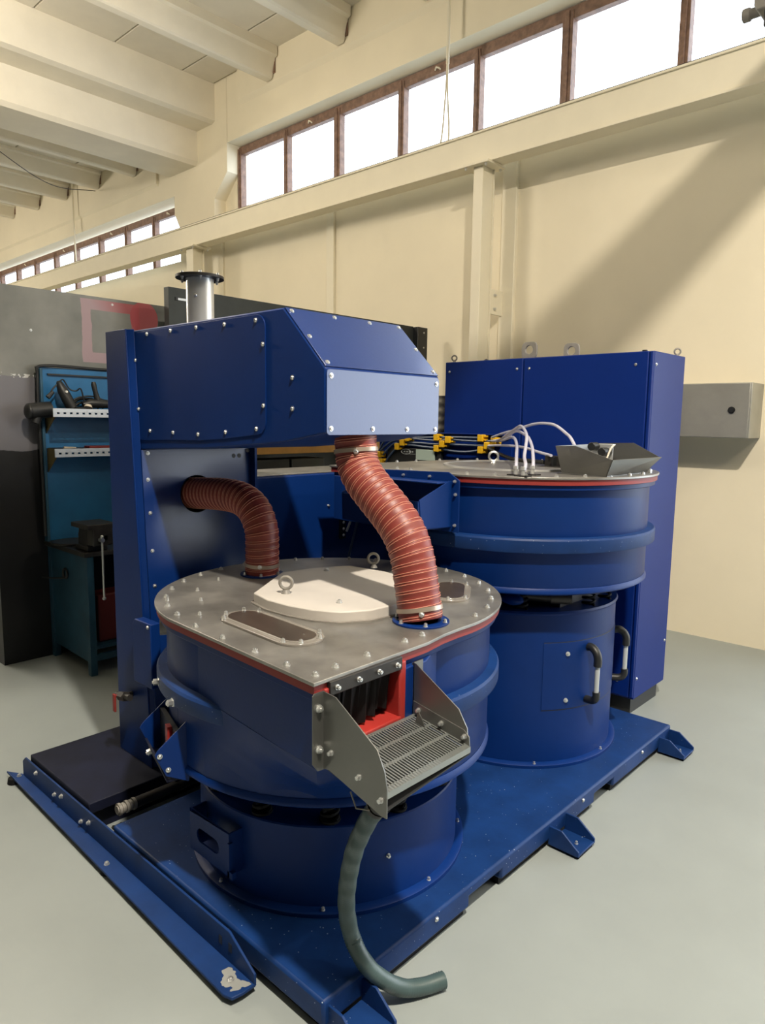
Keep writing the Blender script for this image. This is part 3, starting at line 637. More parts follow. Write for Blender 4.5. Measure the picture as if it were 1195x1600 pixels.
b = MB(); b.box(-2.848, -2.828, 1.352, 1.36, 0.37, 0.45); b.cyl((-2.838, 1.36, 0.44), (-2.838, 1.385, 0.438), 0.006, n=8); obj('valve_lever', b, 'gasket', vv, bevel=0.002)

t = thing('exhaust_stack', 'short shiny stainless exhaust stack with a flanged top on the hood', 'pipe', (-2.686, 1.729, 2.0))
b = MB(); b.cyl((-2.686, 1.729, 1.999), (-2.686, 1.729, 2.236), 0.058, n=40, caps=False); obj('stack_tube', b, 'steel_bright', t)
b = MB(); b.lathe((-2.686, 1.729), [(0.055, 2.236), (0.101, 2.236), (0.101, 2.247), (0.055, 2.247), (0.055, 2.236)], 44); obj('top_flange', b, 'dark_metal', t)
for k in range(6):
    a = 0.5 + k * PI / 3; put('bolt', BOLT_S, t, (-2.686 + 0.084 * math.cos(a), 1.729 + 0.084 * math.sin(a), 2.247)); put('bolt', BOLT_S, t, (-2.686 + 0.084 * math.cos(a), 1.729 + 0.084 * math.sin(a), 2.236), (0, 0, -1))
put('screw', SCREW, t, (-2.686 + 0.058 * math.cos(-0.9), 1.729 + 0.058 * math.sin(-0.9), 2.16), (math.cos(-0.9), math.sin(-0.9), 0))

# blue long box behind the front drum
t = thing('settling_box', 'long blue sheet metal box behind the front drum, grey top edge', 'box', (-2.93, 2.7, 0.145))
b = MB(); b.box(-3.12, -2.765, 2.012, 3.36, 0.146, 1.366); obj('box_body', b, 'blue', t, bevel=0.008)
b = MB(); b.box(-3.12, -2.775, 2.015, 3.36, 1.366, 1.373); obj('top_sheet', b, 'zinc', t, bevel=0.002)
put('bolt', BOLT_S, t, (-2.765, 2.55, 1.19), (1, 0, 0)); put('bolt', BOLT_S, t, (-2.765, 2.95, 0.72), (1, 0, 0))
b = MB(); b.box(-2.765, -2.748, 2.63, 2.67, 1.00, 1.15); tb = obj('valve_block', b, 'dark_metal', t, bevel=0.002)
for z in (1.02, 1.055, 1.09, 1.125): put('screw', SCREW, tb, (-2.7475, 2.65, z), (1, 0, 0))
b = MB(); b.tube(spline([(-2.735, 2.66, 1.04), (-2.715, 2.68, 1.12), (-2.70, 2.72, 1.26), (-2.74, 2.76, 1.37)], 0.02), 0.007, 8); obj('tube', b, 'grey_handle', t)
b = MB(); b.tube(spline([(-2.745, 2.66, 0.72), (-2.725, 2.67, 0.9), (-2.70, 2.71, 1.1), (-2.70, 2.74, 1.17)], 0.02), 0.007, 8); obj('tube', b, 'tube_blue', t)

# ================================================================ DRUMS
C1 = (-1.838, 1.711); C2 = (-1.866, 3.017)
def local(c, ang):
    ca, sa = math.cos(ang), math.sin(ang)
    return lambda dx, dy: (c[0] + ca * dx - sa * dy, c[1] + sa * dx + ca * dy)
def d_outline(R, inset=0.0):
    P = []
    # circle from +3 deg counter-clockwise round to -100 deg, then the square spout corner
    a0, a1 = 3.0, 262.0
    for k in range(73):
        a = math.radians(a0 + (a1 - a0) * k / 72); P.append((R * math.cos(a), R * math.sin(a)))
    P += [(0.641 - inset, -0.651 + inset), (0.633 - inset, -0.215 - inset * 0.2), (0.618 - inset, -0.12), (0.614 - inset, -0.04)]
    return P
def drum(name, label, c, ang, ztop, zlip, R, zband, cat='drum'):
    """vibratory bowl: body, band, lip, gasket, zinc top disc, bolts; spout opening faces local +X"""
    F = local(c, ang); t = thing(name, label, cat, (c[0], c[1], zlip))
    k = R / 0.578
    b = MB(); b.lathe(c, [(0.40, zlip + 0.012), (R * 0.985, zlip + 0.012), (R, zlip + 0.03), (R, ztop - 0.045)], 96); obj('bowl_body', b, 'blue', t)
    b = MB(); b.lathe(c, [(R - 0.02, zlip + 0.002), (R, zlip - 0.004), (R + 0.007, zlip + 0.002), (R + 0.007, zlip + 0.012), (R - 0.001, zlip + 0.024)], 96); obj('bottom_lip', b, 'blue', t)
    b = MB(); b.lathe(c, [(R - 0.003, zband[0] - 0.002), (R + 0.034, zband[0]), (R + 0.036, zband[0] + 0.004), (R + 0.036, zband[1] - 0.008), (R + 0.030, zband[1]), (R - 0.003, zband[1] + 0.003)], 96); obj('stiffener_band', b, 'blue_dusty', t)
    out = [(x * k if i < 73 else x + (k - 1) * 0.58, y * k if i < 73 else y - (k - 1) * 0.58) for i, (x, y) in enumerate(d_outline(0.615))]
    W = lambda s_, P_: [F(x * s_, y * s_) for x, y in P_]
    b = MB(); b.prism(W(0.975, out), 'z', ztop - 0.056, ztop - 0.033); obj('rim_flange', b, 'blue', t, bevel=0.003)
    b = MB(); b.prism(W(0.99, out), 'z', ztop - 0.033, ztop - 0.009); obj('gasket', b, 'gasket', t)
    b = MB(); b.prism(W(1.0, out), 'z', ztop - 0.010, ztop); top = obj('top_plate', b, 'zinc', t, bevel=0.0015)
    for i in range(22):
        a = math.radians(10 + 250 * i / 21); x, y = F(0.578 * k * math.cos(a), 0.578 * k * math.sin(a)); put('bolt', BOLT, t, (x, y, ztop), spin=i)
    e = 0.6 * k
    for dx, dy in ((0.05, -0.598), (0.20, -0.605), (0.36, -0.612), (0.50, -0.618), (0.605, -0.615), (0.597, -0.54), (0.592, -0.42), (0.585, -0.26), (0.582, -0.18)):
        x, y = F(dx + (k - 1) * 0.5, dy - (k - 1) * 0.5); put('bolt', BOLT, t, (x, y, ztop), spin=dx * 9)
    return t, F, k
drum1, F1, _k = drum('front_drum', 'front blue vibratory drum with grey plate top and spout chute', C1, 0.0, 1.03, 0.522, 0.578, (0.752, 0.808))
def ring_pts(F, pts, z): return [(*F(*p), z) for p in pts]

# spout of the front drum: walls, liner, curtain
b = MB()
b.prism([F1(-0.10, -0.565), F1(0.638, -0.636), F1(0.638, -0.612), F1(0.10, -0.50)], 'z', 0.80, 0.9805)
b.prism([F1(0.46, -0.318), F1(0.638, -0.318), F1(0.636, -0.225), F1(0.575, -0.10), F1(0.50, -0.15)], 'z', 0.80, 0.9805)
b.prism([F1(0.10, -0.52), F1(0.632, -0.613), F1(0.632, -0.3), F1(0.50, -0.22)], 'z', 0.80, 0.835)
obj('spout_wall', b, 'blue', drum1, bevel=0.004)
b = MB(); tp = [F1(-0.12, -0.566), F1(0.10, -0.585), F1(0.35, -0.609), F1(0.632, -0.634), F1(0.634, -0.43), F1(0.633, -0.225), F1(0.578, -0.09)]
bt = [F1(0.579 * math.cos(math.radians(a)), 0.579 * math.sin(math.radians(a))) for a in (-101.5, -84, -64, -45, -32, -20, -9)]
m7 = len(tp); rows = []
for z, f in ((0.802, 0.0), (0.75, 0.10), (0.68, 0.45), (0.60, 0.88), (0.548, 1.0)): rows.append([(p_[0] + (q_[0] - p_[0]) * f, p_[1] + (q_[1] - p_[1]) * f, z) for p_, q_ in zip(tp, bt)])
vs = [v for r_ in rows for v in r_] + [(C1[0] + 0.2, C1[1] - 0.2, 0.802), (C1[0] + 0.2, C1[1] - 0.2, 0.548)]
fs = [(j_ * m7 + k, j_ * m7 + k + 1, (j_ + 1) * m7 + k + 1, (j_ + 1) * m7 + k) for j_ in range(4) for k in range(m7 - 1)]
fs += [(35, k + 1, k) for k in range(m7 - 1)] + [(36, 28 + k, 28 + k + 1) for k in range(m7 - 1)]
b.add(vs, fs); obj('spout_skirt', b, 'blue', drum1, smooth=60)
b = MB()
b.prism([F1(0.46, -0.343), F1(0.641, -0.343), F1(0.641, -0.316), F1(0.46, -0.316)], 'z', 0.835, 1.004)
b.prism([F1(0.46, -0.614), F1(0.641, -0.614), F1(0.641, -0.594), F1(0.46, -0.594)], 'z', 0.835, 1.004)
b.prism([F1(0.40, -0.60), F1(0.645, -0.60), F1(0.645, -0.336), F1(0.40, -0.336)], 'z', 0.834, 0.852)
obj('spout_liner', b, 'red_liner', drum1, bevel=0.004)
b = MB(); b.box(*[C1[0] + v for v in (0.622, 0.646)], C1[1] - 0.602, C1[1] - 0.338, 0.985, 1.021); cs = obj('curtain_strip', b, 'dark_metal', drum1, bevel=0.002)
for dy in (-0.58, -0.505, -0.43, -0.36): put('bolt', BOLT_S, cs, (C1[0] + 0.646, C1[1] + dy, 1.003), (1, 0, 0))
for j in range(4):                                                 # rubber curtain flaps
    y0 = C1[1] - 0.592 + 0.06 * j; b = MB(); n = 8; fr_ = []; bk = []
    for i in range(n + 1):
        y = y0 + 0.0615 * i / n; wv = 0.006 * math.sin(i * 1.4 + j * 1.7)
        zb_ = 0.862 + 0.006 * math.sin(j * 2.3 + i * 0.5) + 0.012 * (j == 3)
        fr_ += [(C1[0] + 0.618 + wv * 0.2, y, 0.995), (C1[0] + 0.606 + wv * 1.6 - 0.006 * (j % 2), y, zb_)]
    bk = [(x - 0.004, y, z) for x, y, z in fr_]; m_ = len(fr_)
    fs = []
    for i in range(n):
        a_ = 2 * i; fs += [(a_, a_ + 2, a_ + 3, a_ + 1), (m_ + a_, m_ + a_ + 1, m_ + a_ + 3, m_ + a_ + 2), (a_ + 1, a_ + 3, m_ + a_ + 3, m_ + a_ + 1), (a_, m_ + a_, m_ + a_ + 2, a_ + 2)]
    fs += [(0, 1, m_ + 1, m_), (2 * n, m_ + 2 * n, m_ + 2 * n + 1, 2 * n + 1)]
    b.add(fr_ + bk, fs); obj('curtain_flap', b, 'rubber', drum1)

# sight windows on the front top plate
def stadium(cx, cy, L_, r, ang, n=12):
    P = []
    for s in (1, -1):
        for k in range(n + 1):
            a = -PI / 2 + PI * k / n; x = s * (L_ + r * math.cos(a)); y = s * r * math.sin(a); P.append((cx + x * math.cos(ang) - y * math.sin(ang), cy + x * math.sin(ang) + y * math.cos(ang)))
    return P
def sight(cx, cy, L_, r, ang, parent, z, nb):
    b = MB(); b.prism(stadium(cx, cy, L_, r, ang), 'z', z - 0.001, z + 0.008); a_ = obj('sight_frame', b, 'acrylic', parent, bevel=0.002)
    b = MB(); b.prism(stadium(cx, cy, L_, r * 0.78, ang), 'z', z + 0.006, z + 0.0105); obj('sight_rim', b, 'acrylic', a_, bevel=0.002)
    b = MB(); b.prism(stadium(cx, cy, L_, r * 0.70, ang), 'z', z + 0.009, z + 0.0112); obj('sight_pane', b, 'dark_window', a_)
    P = stadium(cx, cy, L_, r * 0.89, ang); m_ = len(P)
    for i in range(nb):
        q = P[int((i + 0.5) * m_ / nb)]; put('bolt', BOLT_S, a_, (q[0], q[1], z + 0.008))
sight(-1.62, 1.262, 0.135, 0.075, math.radians(-3), drum1, 1.030, 8)
sight(-1.515, 2.00, 0.07, 0.075, math.radians(125), drum1, 1.030, 6)
for dx, dy in ((-0.20, -0.42), (-0.33, -0.35), (-0.05, -0.52), (-0.28, -0.50), (0.36, -0.44), (-0.42, -0.20)): put('bolt', BOLT_S, drum1, (C1[0] + dx, C1[1] + dy, 1.03))
for z, a in ((0.675, -112), (0.66, -97)):
    aa = math.radians(a); put('bolt', BOLT_L, drum1, (C1[0] + 0.612 * math.cos(aa), C1[1] + 0.612 * math.sin(aa), z + 0.1), (math.cos(aa), math.sin(aa), 0))
aa = math.radians(-123); b = MB(); b.cyl((C1[0] + 0.575 * math.cos(aa), C1[1] + 0.575 * math.sin(aa), 0.93), (C1[0] + 0.60 * math.cos(aa), C1[1] + 0.60 * math.sin(aa), 0.93), 0.03, n=18); obj('clamp_disc', b, 'grey_cast', drum1)
# small discharge box low on the left side
ac = math.radians(-107); er = (math.cos(ac), math.sin(ac)); et = (-er[1], er[0])
def Q(r_, t_, z): return (C1[0] + er[0] * r_ + et[0] * t_, C1[1] + er[1] * r_ + et[1] * t_, z)
ob = None
for t_ in (0.115, -0.115):
    P = [(0.545, 0.71), (0.655, 0.615), (0.665, 0.60), (0.632, 0.525), (0.56, 0.49)]
    b = MB(); n = 5; b.add([Q(r_, t_ - 0.003, z) for r_, z in P] + [Q(r_, t_ + 0.003, z) for r_, z in P], [(4, 3, 2, 1, 0), (5, 6, 7, 8, 9)] + [(i, (i + 1) % 5, 5 + (i + 1) % 5, 5 + i) for i in range(5)])
    o = obj('outlet_cheek', b, 'blue', drum1, bevel=0.001)
    for r_, z in ((0.650, 0.595), (0.625, 0.545)): put('screw', SCREW, o, Q(r_, t_ + (0.0035 if t_ > 0 else -0.0035), z), (et[0] * (1 if t_ > 0 else -1), et[1] * (1 if t_ > 0 else -1), 0))
b = MB(); b.hexa([Q(0.545, -0.112, 0.50), Q(0.625, -0.112, 0.50), Q(0.625, 0.112, 0.50), Q(0.545, 0.112, 0.50)], [Q(0.545, -0.112, 0.512), Q(0.63, -0.112, 0.512), Q(0.63, 0.112, 0.512), Q(0.545, 0.112, 0.512)])
b.hexa([Q(0.622, -0.112, 0.50), Q(0.629, -0.112, 0.50), Q(0.629, 0.112, 0.50), Q(0.622, 0.112, 0.50)], [Q(0.642, -0.112, 0.56), Q(0.649, -0.112, 0.56), Q(0.649, 0.112, 0.56), Q(0.642, 0.112, 0.56)]); obj('outlet_tray', b, 'navy', drum1)
b = MB(); b.hexa([Q(0.582, -0.11, 0.515), Q(0.597, -0.11, 0.515), Q(0.597, 0.11, 0.515), Q(0.582, 0.11, 0.515)], [Q(0.582, -0.11, 0.66), Q(0.597, -0.11, 0.66), Q(0.597, 0.11, 0.66), Q(0.582, 0.11, 0.66)]); obj('outlet_dark', b, 'black', drum1)  # black slab standing in for the shaded inside of the outlet
b = MB(); b.hexa([Q(0.597, 0.03, 0.54), Q(0.612, 0.03, 0.54), Q(0.612, 0.06, 0.54), Q(0.597, 0.06, 0.54)], [Q(0.597, 0.03, 0.66), Q(0.612, 0.03, 0.66), Q(0.612, 0.06, 0.66), Q(0.597, 0.06, 0.66)]); obj('outlet_seal', b, 'red_liner', drum1)
put('bolt', BOLT_L, drum1, Q(0.636, -0.06, 0.535), (er[0], er[1], -0.3))

# white lid with eye bolts
LP = [(-0.05, -0.31), (0.05, -0.332), (0.154, -0.329), (0.25, -0.308), (0.326, -0.265), (0.375, -0.18), (0.385, -0.06), (0.345, 0.06), (0.262, 0.17), (0.15, 0.245), (0.023, 0.262), (-0.149, 0.24), (-0.215, 0.10), (-0.235, -0.04)]
t = thing('access_lid', 'white plastic lid with two eye bolts on the front drum', 'lid', (C1[0] + 0.07, C1[1], 1.03))
b = MB(); b.prism([(C1[0] + x, C1[1] + y) for x, y in LP], 'z', 1.030, 1.066); obj('lid_plate', b, 'white_plastic', t, bevel=0.004)
b = MB(); b.prism([(C1[0] + 0.07 + (x - 0.07) * 1.03, C1[1] + y * 1.03) for x, y in LP], 'z', 1.0295, 1.035); obj('lid_seal', b, 'acrylic', t)
for x, y, sp in ((-1.808, 1.476, 0.75), (-1.894, 1.992, 0.75)):
    o = put('eye_bolt', EYE_LID, t, (x, y, 1.066), (0, 0, 1), sp)
for x, y in ((-1.592, 1.518), (-1.978, 1.816)):
    put('bolt', BOLT, t, (x, y, 1.066)); 

# discharge chute with slotted grate
t = thing('discharge_chute', 'grey steel chute with a slotted drain tray on the front drum spout', 'chute', (-1.1, 1.26, 0.8))
b = MB(); b.prism([(-1.196, 1.003), (-1.152, 1.0), (-1.016, 0.916), (-0.992, 0.872), (-0.984, 0.835), (-0.984, 0.764), (-1.0, 0.764), (-1.173, 0.811), (-1.196, 0.807)], 'y', 1.088, 1.091); lc = obj('left_cheek', b, 'steel', t)
b = MB(); b.prism([(1.054, 0.829), (1.070, 0.807), (1.091, 0.805), (1.091, 1.004), (1.060, 1.005), (1.054, 0.999)], 'x', -1.1965, -1.1935); lf = obj('left_flange', b, 'steel', t)
for z in (0.965, 0.862): put('bolt', BOLT, lf, (-1.1935, 1.073, z), (1, 0, 0))
for x, z in ((-1.165, 0.858), (-1.07, 0.832), (-1.0, 0.803)): put('bolt', BOLT_S, lc, (x, 1.0875, z), (0, -1, 0))
b = MB(); b.prism([(-1.205, 0.987), (-1.192, 0.987), (-1.043, 0.901), (-1.014, 0.857), (-1.008, 0.80), (-1.19, 0.835), (-1.205, 0.84)], 'y', 1.4285, 1.4315); rc = obj('right_cheek', b, 'steel', t)
b = MB(); b.box(-1.2, -1.197, 1.4285, 1.466, 0.84, 0.99); obj('right_flange', b, 'steel', t)
def gz(x): return 0.844 - (x + 1.19) * 0.155
b = MB(); b.prism([(-1.195, gz(-1.195) + 0.036), (-1.02, gz(-1.02) + 0.034), (-1.004, gz(-1.004) + 0.022), (-1.002, gz(-1.002)), (-1.195, gz(-1.195))], 'y', 1.424, 1.4275); ru = obj('grate_upstand', b, 'steel', t)
for x in (-1.175, -1.095, -1.018): put('bolt', BOLT_S, ru, (x, 1.4238, gz(x) + 0.018), (0, -1, 0))
b = MB(); xa, xb = -1.192, -0.998
def slat(x0, x1, y0, y1, th=0.003): b.hexa([(x0, y0, gz(x0) - th), (x1, y0, gz(x1) - th), (x1, y1, gz(x1) - th), (x0, y1, gz(x0) - th)], [(x0, y0, gz(x0)), (x1, y0, gz(x1)), (x1, y1, gz(x1)), (x0, y1, gz(x0))])
for xc, wd in ((-1.187, 0.010), (-1.130, 0.0085), (-1.072, 0.0085), (-1.0065, 0.017)): slat(xc - wd / 2, xc + wd / 2, 1.0915, 1.424)
b.box(-1.0, -0.9975, 1.0915, 1.424, gz(-0.998) - 0.016, gz(-0.998)); gr = obj('grate', b, 'grate', t, smooth=0)
b = MB(); nb = 34
for i in range(nb + 1):
    y = 1.0935 + (1.4225 - 1.0935) * i / nb; slat(xa, xb, y - 0.0021, y + 0.0021)
gb = obj('grate_bars', b, 'grate', gr, smooth=0); gb['kind'] = 'stuff'
b = MB(); b.prism([(-1.160, gz(-1.16)), (-1.150, gz(-1.16) + 0.034), (-1.135, gz(-1.13) + 0.018), (-1.126, gz(-1.126))], 'y', 1.392, 1.395); obj('grate_tab', b, 'steel', gr, smooth=0)
b = MB(); b.hexa([(-1.19, 1.094, 0.806), (-1.0, 1.094, 0.766), (-1.0, 1.426, 0.792), (-1.19, 1.426, 0.824)], [(-1.19, 1.094, 0.809), (-1.0, 1.094, 0.769), (-1.0, 1.426, 0.795), (-1.19, 1.426, 0.827)]); obj('drip_pan', b, 'black', t, smooth=0)  # black colour stands in for the shadow below the grate
b = MB(); b.cyl((-1.045, 1.16, 0.785), (-1.060, 1.162, 0.752), 0.021, n=16); obj('drain_spout', b, 'dark_metal', t)

# drain hose
HP_ = [(-1.060, 1.162, 0.752), (-1.098, 1.172, 0.705), (-1.143, 1.186, 0.640), (-1.205, 1.205, 0.522), (-1.260, 1.235, 0.359), (-1.272, 1.262, 0.235), (-1.238, 1.275, 0.162), (-1.210, 1.312, 0.100), (-1.178, 1.372, 0.046), (-1.150, 1.430, 0.027), (-1.118, 1.499, 0.026)]
t = thing('drain_hose', 'grey green ribbed drain hose curving from the chute to the floor', 'hose', (-1.12, 1.515, 0))
pth = spline(HP_, 0.004); nn = len(pth)
b = MB(); b.tube(pth, 0.023, 16, rf=lambda i, a: 0.0233 + 0.0015 * math.cos(i * 0.004 / 0.0085 * 2 * PI)); obj('hose_tube', b, 'drain_hose', t, smooth=80)
d_ = (pth[0] - pth[6]).normalized()
b = MB(); b.cyl(pth[14], pth[3], 0.0262, n=18); b.cyl(pth[3], pth[0] + d_ * 0.028, 0.0265, n=18); b.cyl(pth[11], pth[9], 0.029, n=18); b.cyl(pth[6], pth[4], 0.029, n=18); b.cyl(pth[0] - d_ * 0.03, pth[0] - d_ * 0.022, 0.028, n=18); obj('hose_clamp', b, 'dark_metal', t)
b = MB(); b.tube([pth[10] + Vector((0, -0.028, 0)), pth[10] + Vector((-0.03, -0.045, 0.0)), pth[10] + Vector((-0.05, -0.045, 0.035))], 0.0022, 6); obj('clamp_wire', b, 'grey_cast', t)
b = MB(); e_ = (pth[-1] - pth[-4]).normalized(); b.cyl(pth[-1] - e_ * 0.004, pth[-1] + e_ * 0.0006, 0.0175, n=16); obj('hose_bore', b, 'black', t)

# rear drum (the same machine turned a quarter)
drum2, F2, K2 = drum('rear_drum', 'rear taller blue vibratory drum with a red gasket under its grey top', C2, -PI / 2, 1.428, 0.932, 0.603, (1.112, 1.172))
b = MB(); R2 = 0.603
b.prism([F2(-0.10, -0.585), F2(0.655, -0.655), F2(0.655, -0.13), F2(0.58, -0.02), F2(0.3, -0.3)], 'z', 1.16, 1.378); obj('spout_wall', b, 'blue', drum2, bevel=0.004)
t = thing('feed_chute', 'blue feed chute bolted to the rear drum above the front drum', 'chute', (-2.0, 2.35, 1.2))
b = MB(); b.prism([(-2.30, 1.18), (-1.742, 1.185), (-1.742, 1.405), (-1.80, 1.437), (-2.30, 1.425)], 'y', 2.346, 2.352); pl = obj('mounting_plate', b, 'blue', t, bevel=0.002)
for x, z in ((-2.20, 1.41), (-2.05, 1.41), (-1.90, 1.413), (-1.760, 1.345), (-1.760, 1.215), (-1.765, 1.40)): put('bolt', BOLT_S, pl, (x, 2.3458, z), (0, -1, 0))
b = MB(); b.prism([(2.345, 1.400), (2.325, 1.402), (2.135, 1.335), (2.150, 1.215), (2.345, 1.205)], 'x', -1.786, -1.780); obj('right_cheek', b, 'blue', t, bevel=0.002)
b = MB(); b.prism([(2.345, 1.400), (2.325, 1.402), (2.135, 1.335), (2.150, 1.215), (2.345, 1.205)], 'x', -2.226, -2.220); obj('left_cheek', b, 'blue', t, bevel=0.002)
b = MB(); b.hexa([(-2.222, 2.14, 1.212), (-1.784, 2.14, 1.212), (-1.784, 2.345, 1.203), (-2.222, 2.345, 1.203)], [(-2.222, 2.14, 1.218), (-1.784, 2.14, 1.218), (-1.784, 2.345, 1.209), (-2.222, 2.345, 1.209)]); obj('chute_floor', b, 'blue', t)
b = MB(); b.hexa([(-2.222, 2.135, 1.215), (-1.784, 2.135, 1.215), (-1.784, 2.142, 1.215), (-2.222, 2.142, 1.215)], [(-2.222, 2.130, 1.33), (-1.784, 2.130, 1.33), (-1.784, 2.136, 1.33), (-2.222, 2.136, 1.33)]); obj('chute_front', b, 'blue', t)
b = MB(); b.box(-2.222, -1.784, 2.25, 2.345, 1.392, 1.398); obj('chute_cover', b, 'blue', t, bevel=0.002)
b = MB(); b.box(-2.21, -1.79, 2.20, 2.345, 1.255, 1.29); obj('inner_flap', b, 'zinc', t)

# rear top: eye bolt, wiper rings, fittings, wire tray
put('eye_bolt', EYE_BIG, drum2, (-2.105, 3.13, 1.428), (0, 0, 1), 0.7); put('eye_bolt', EYE_BIG, drum2, (-1.70, 3.30, 1.428), (0, 0, 1), 0.2)
b = MB(); b.lathe((C2[0] - 0.05, C2[1] + 0.05), [(0.36, 1.427), (0.375, 1.427), (0.375, 1.436), (0.36, 1.436), (0.36, 1.427)], 60); obj('ring_strip', b, 'steel_bright', drum2)
b = MB(); b.lathe((C2[0] - 0.05, C2[1] + 0.05), [(0.01, 1.428), (0.355, 1.428), (0.35, 1.433), (0.01, 1.434)], 60); obj('centre_plate', b, 'zinc', drum2)
for x, y in ((-1.589, 2.53), (-1.535, 2.5), (-1.551, 2.6)):
    b = MB(); b.box(x - 0.03, x + 0.03, y - 0.02, y + 0.02, 1.428, 1.433); fb = obj('hose_fitting', b, 'dark_metal', drum2)
    b = MB(); b.cyl((x, y, 1.432), (x, y, 1.46), 0.0085, n=6); b.cyl((x, y, 1.455), (x, y, 1.468), 0.011, n=12); obj('nipple', b, 'steel_bright', fb)
b = MB(); b.box(-1.80, -1.42, 3.13, 3.16, 1.43, 1.486); b.box(-1.80, -1.42, 3.06, 3.16, 1.428, 1.436); wt = obj('wire_tray', b, 'dark_metal', drum2, bevel=0.002)
for x in (-1.74, -1.66, -1.58):
    b = MB(); b.box(x - 0.006, x + 0.006, 3.10, 3.168, 1.43, 1.482); obj('tray_clamp', b, 'black', wt)

CH = [('clear braided hose with the tallest arch over the rear drum', [(-2.47, 3.64, 1.532), (-2.393, 3.62, 1.543), (-2.256, 3.484, 1.576), (-2.124, 3.348, 1.607), (-2.0, 3.211, 1.629), (-1.891, 3.075, 1.615), (-1.792, 2.939, 1.584), (-1.711, 2.802, 1.54), (-1.633, 2.666, 1.50), (-1.548, 2.54, 1.475), (-1.535, 2.505, 1.445)]),
      ('clear braided hose paired beside the tallest arch over the drum', [(-2.46, 3.64, 1.53), (-2.383, 3.62, 1.543), (-2.241, 3.474, 1.569), (-2.099, 3.329, 1.6), (-1.964, 3.183, 1.592), (-1.842, 3.037, 1.575), (-1.733, 2.891, 1.54), (-1.638, 2.746, 1.505), (-1.56, 2.62, 1.475), (-1.551, 2.6, 1.446)]),
      ('clear braided hose with the low arch nearest the yellow clips', [(-2.46, 3.64, 1.53), (-2.388, 3.62, 1.535), (-2.226, 3.438, 1.554), (-2.078, 3.257, 1.569), (-1.941, 3.075, 1.562), (-1.815, 2.893, 1.534), (-1.702, 2.712, 1.505), (-1.60, 2.55, 1.475), (-1.589, 2.53, 1.446)]),
      ('clear braided hose looping high into the steel hopper', [(-2.45, 3.62, 1.555), (-2.324, 3.55, 1.583), (-2.205, 3.475, 1.602), (-2.095, 3.4, 1.623), (-1.981, 3.325, 1.641), (-1.875, 3.25, 1.645), (-1.772, 3.175, 1.635), (-1.673, 3.1, 1.599), (-1.602, 3.025, 1.572), (-1.52, 2.95, 1.50)]),
      ('clear braided hose running flat to the dark wire tray', [(-2.49, 3.64, 1.502), (-2.422, 3.62, 1.506), (-2.275, 3.516, 1.512), (-2.138, 3.412, 1.514), (-2.007, 3.308, 1.509), (-1.882, 3.204, 1.498), (-1.757, 3.118, 1.487)])]
for lab, p in CH:
    b = MB(); b.tube(spline(p, 0.015), 0.0075, 8); tag(obj('clear_hose', b, 'tube_clear', origin=p[-1]), lab, 'hose', 'clear hoses over the rear drum')
b = MB(); b.tube(spline([(-2.49, 3.64, 1.49), (-2.42, 3.60, 1.47), (-2.30, 3.52, 1.452), (-2.15, 3.40, 1.442), (-1.95, 3.25, 1.447), (-1.81, 3.15, 1.45)], 0.02), 0.011, 8)
tag(obj('black_cable', b, 'black', origin=(-2.15, 3.4, 1.44)), 'thick black cable lying on the rear drum top', 'cable')

# steel hopper on the rear drum
t = thing('steel_hopper', 'open grey sheet steel hopper on the right of the rear drum top', 'hopper', (-1.38, 2.95, 1.43))
B_ = [(-1.52, 2.80, 1.430), (-1.30, 2.765, 1.430), (-1.30, 3.15, 1.430), (-1.52, 3.15, 1.430)]
T_ = [(-1.545, 2.78, 1.545), (-1.262, 2.735, 1.502), (-1.245, 3.20, 1.502), (-1.545, 3.21, 1.55)]
def quadwall(p, q, r_, s_, th=0.003):
    p, q, r_, s_ = map(Vector, (p, q, r_, s_)); nrm = (q - p).cross(s_ - p).normalized() * th
    return MB().hexa([p, q, r_, s_], [p + nrm, q + nrm, r_ + nrm, s_ + nrm])
fw = quadwall(B_[0], B_[1], T_[1], (-1.44, 2.762, 1.552)); fw.v += []; o = obj('front_wall', fw, 'steel', t, smooth=0)
o2 = obj('front_wall', quadwall(B_[0], (-1.44, 2.762, 1.552), (-1.542, 2.782, 1.549), B_[0]) if False else MB().add([B_[0], (-1.44, 2.762, 1.552), (-1.545, 2.78, 1.549), (-1.52, 2.803, 1.430), (-1.44, 2.765, 1.552), (-1.545, 2.783, 1.549)], [(0, 1, 2), (3, 5, 4), (0, 2, 5, 3), (2, 1, 4, 5), (1, 0, 3, 4)]), 'steel', t, smooth=0)
obj('right_wall', quadwall(B_[1], B_[2], T_[2], T_[1]), 'steel', t, smooth=0)
obj('back_wall', MB().prism([(B_[3][0], 1.43), (B_[2][0], 1.43), (T_[2][0], T_[2][2]), (-1.37, 1.562), (-1.545, 1.556)], 'y', 3.178, 3.181), 'steel', t, smooth=0)
obj('left_wall', quadwall(B_[3], B_[0], (-1.545, 2.78, 1.549), (-1.545, 3.205, 1.552)), 'steel', t, smooth=0)
b = MB(); b.box(-1.525, -1.295, 2.765, 3.15, 1.4285, 1.4315); obj('hopper_floor', b, 'steel', t)
b = MB(); b.box(-1.505, -1.395, 3.02, 3.026, 1.47, 1.556); b.box(-1.505, -1.395, 3.02, 3.05, 1.552, 1.557); pb = obj('probe_bracket', b, 'steel_bright', t, bevel=0.002)
for x, z in ((-1.475, 1.545), (-1.425, 1.523)):
    b = MB(); b.cyl((x, 2.97, z), (x, 3.022, z), 0.019, n=18); obj('probe', b, 'black', pb, bevel=0.003)
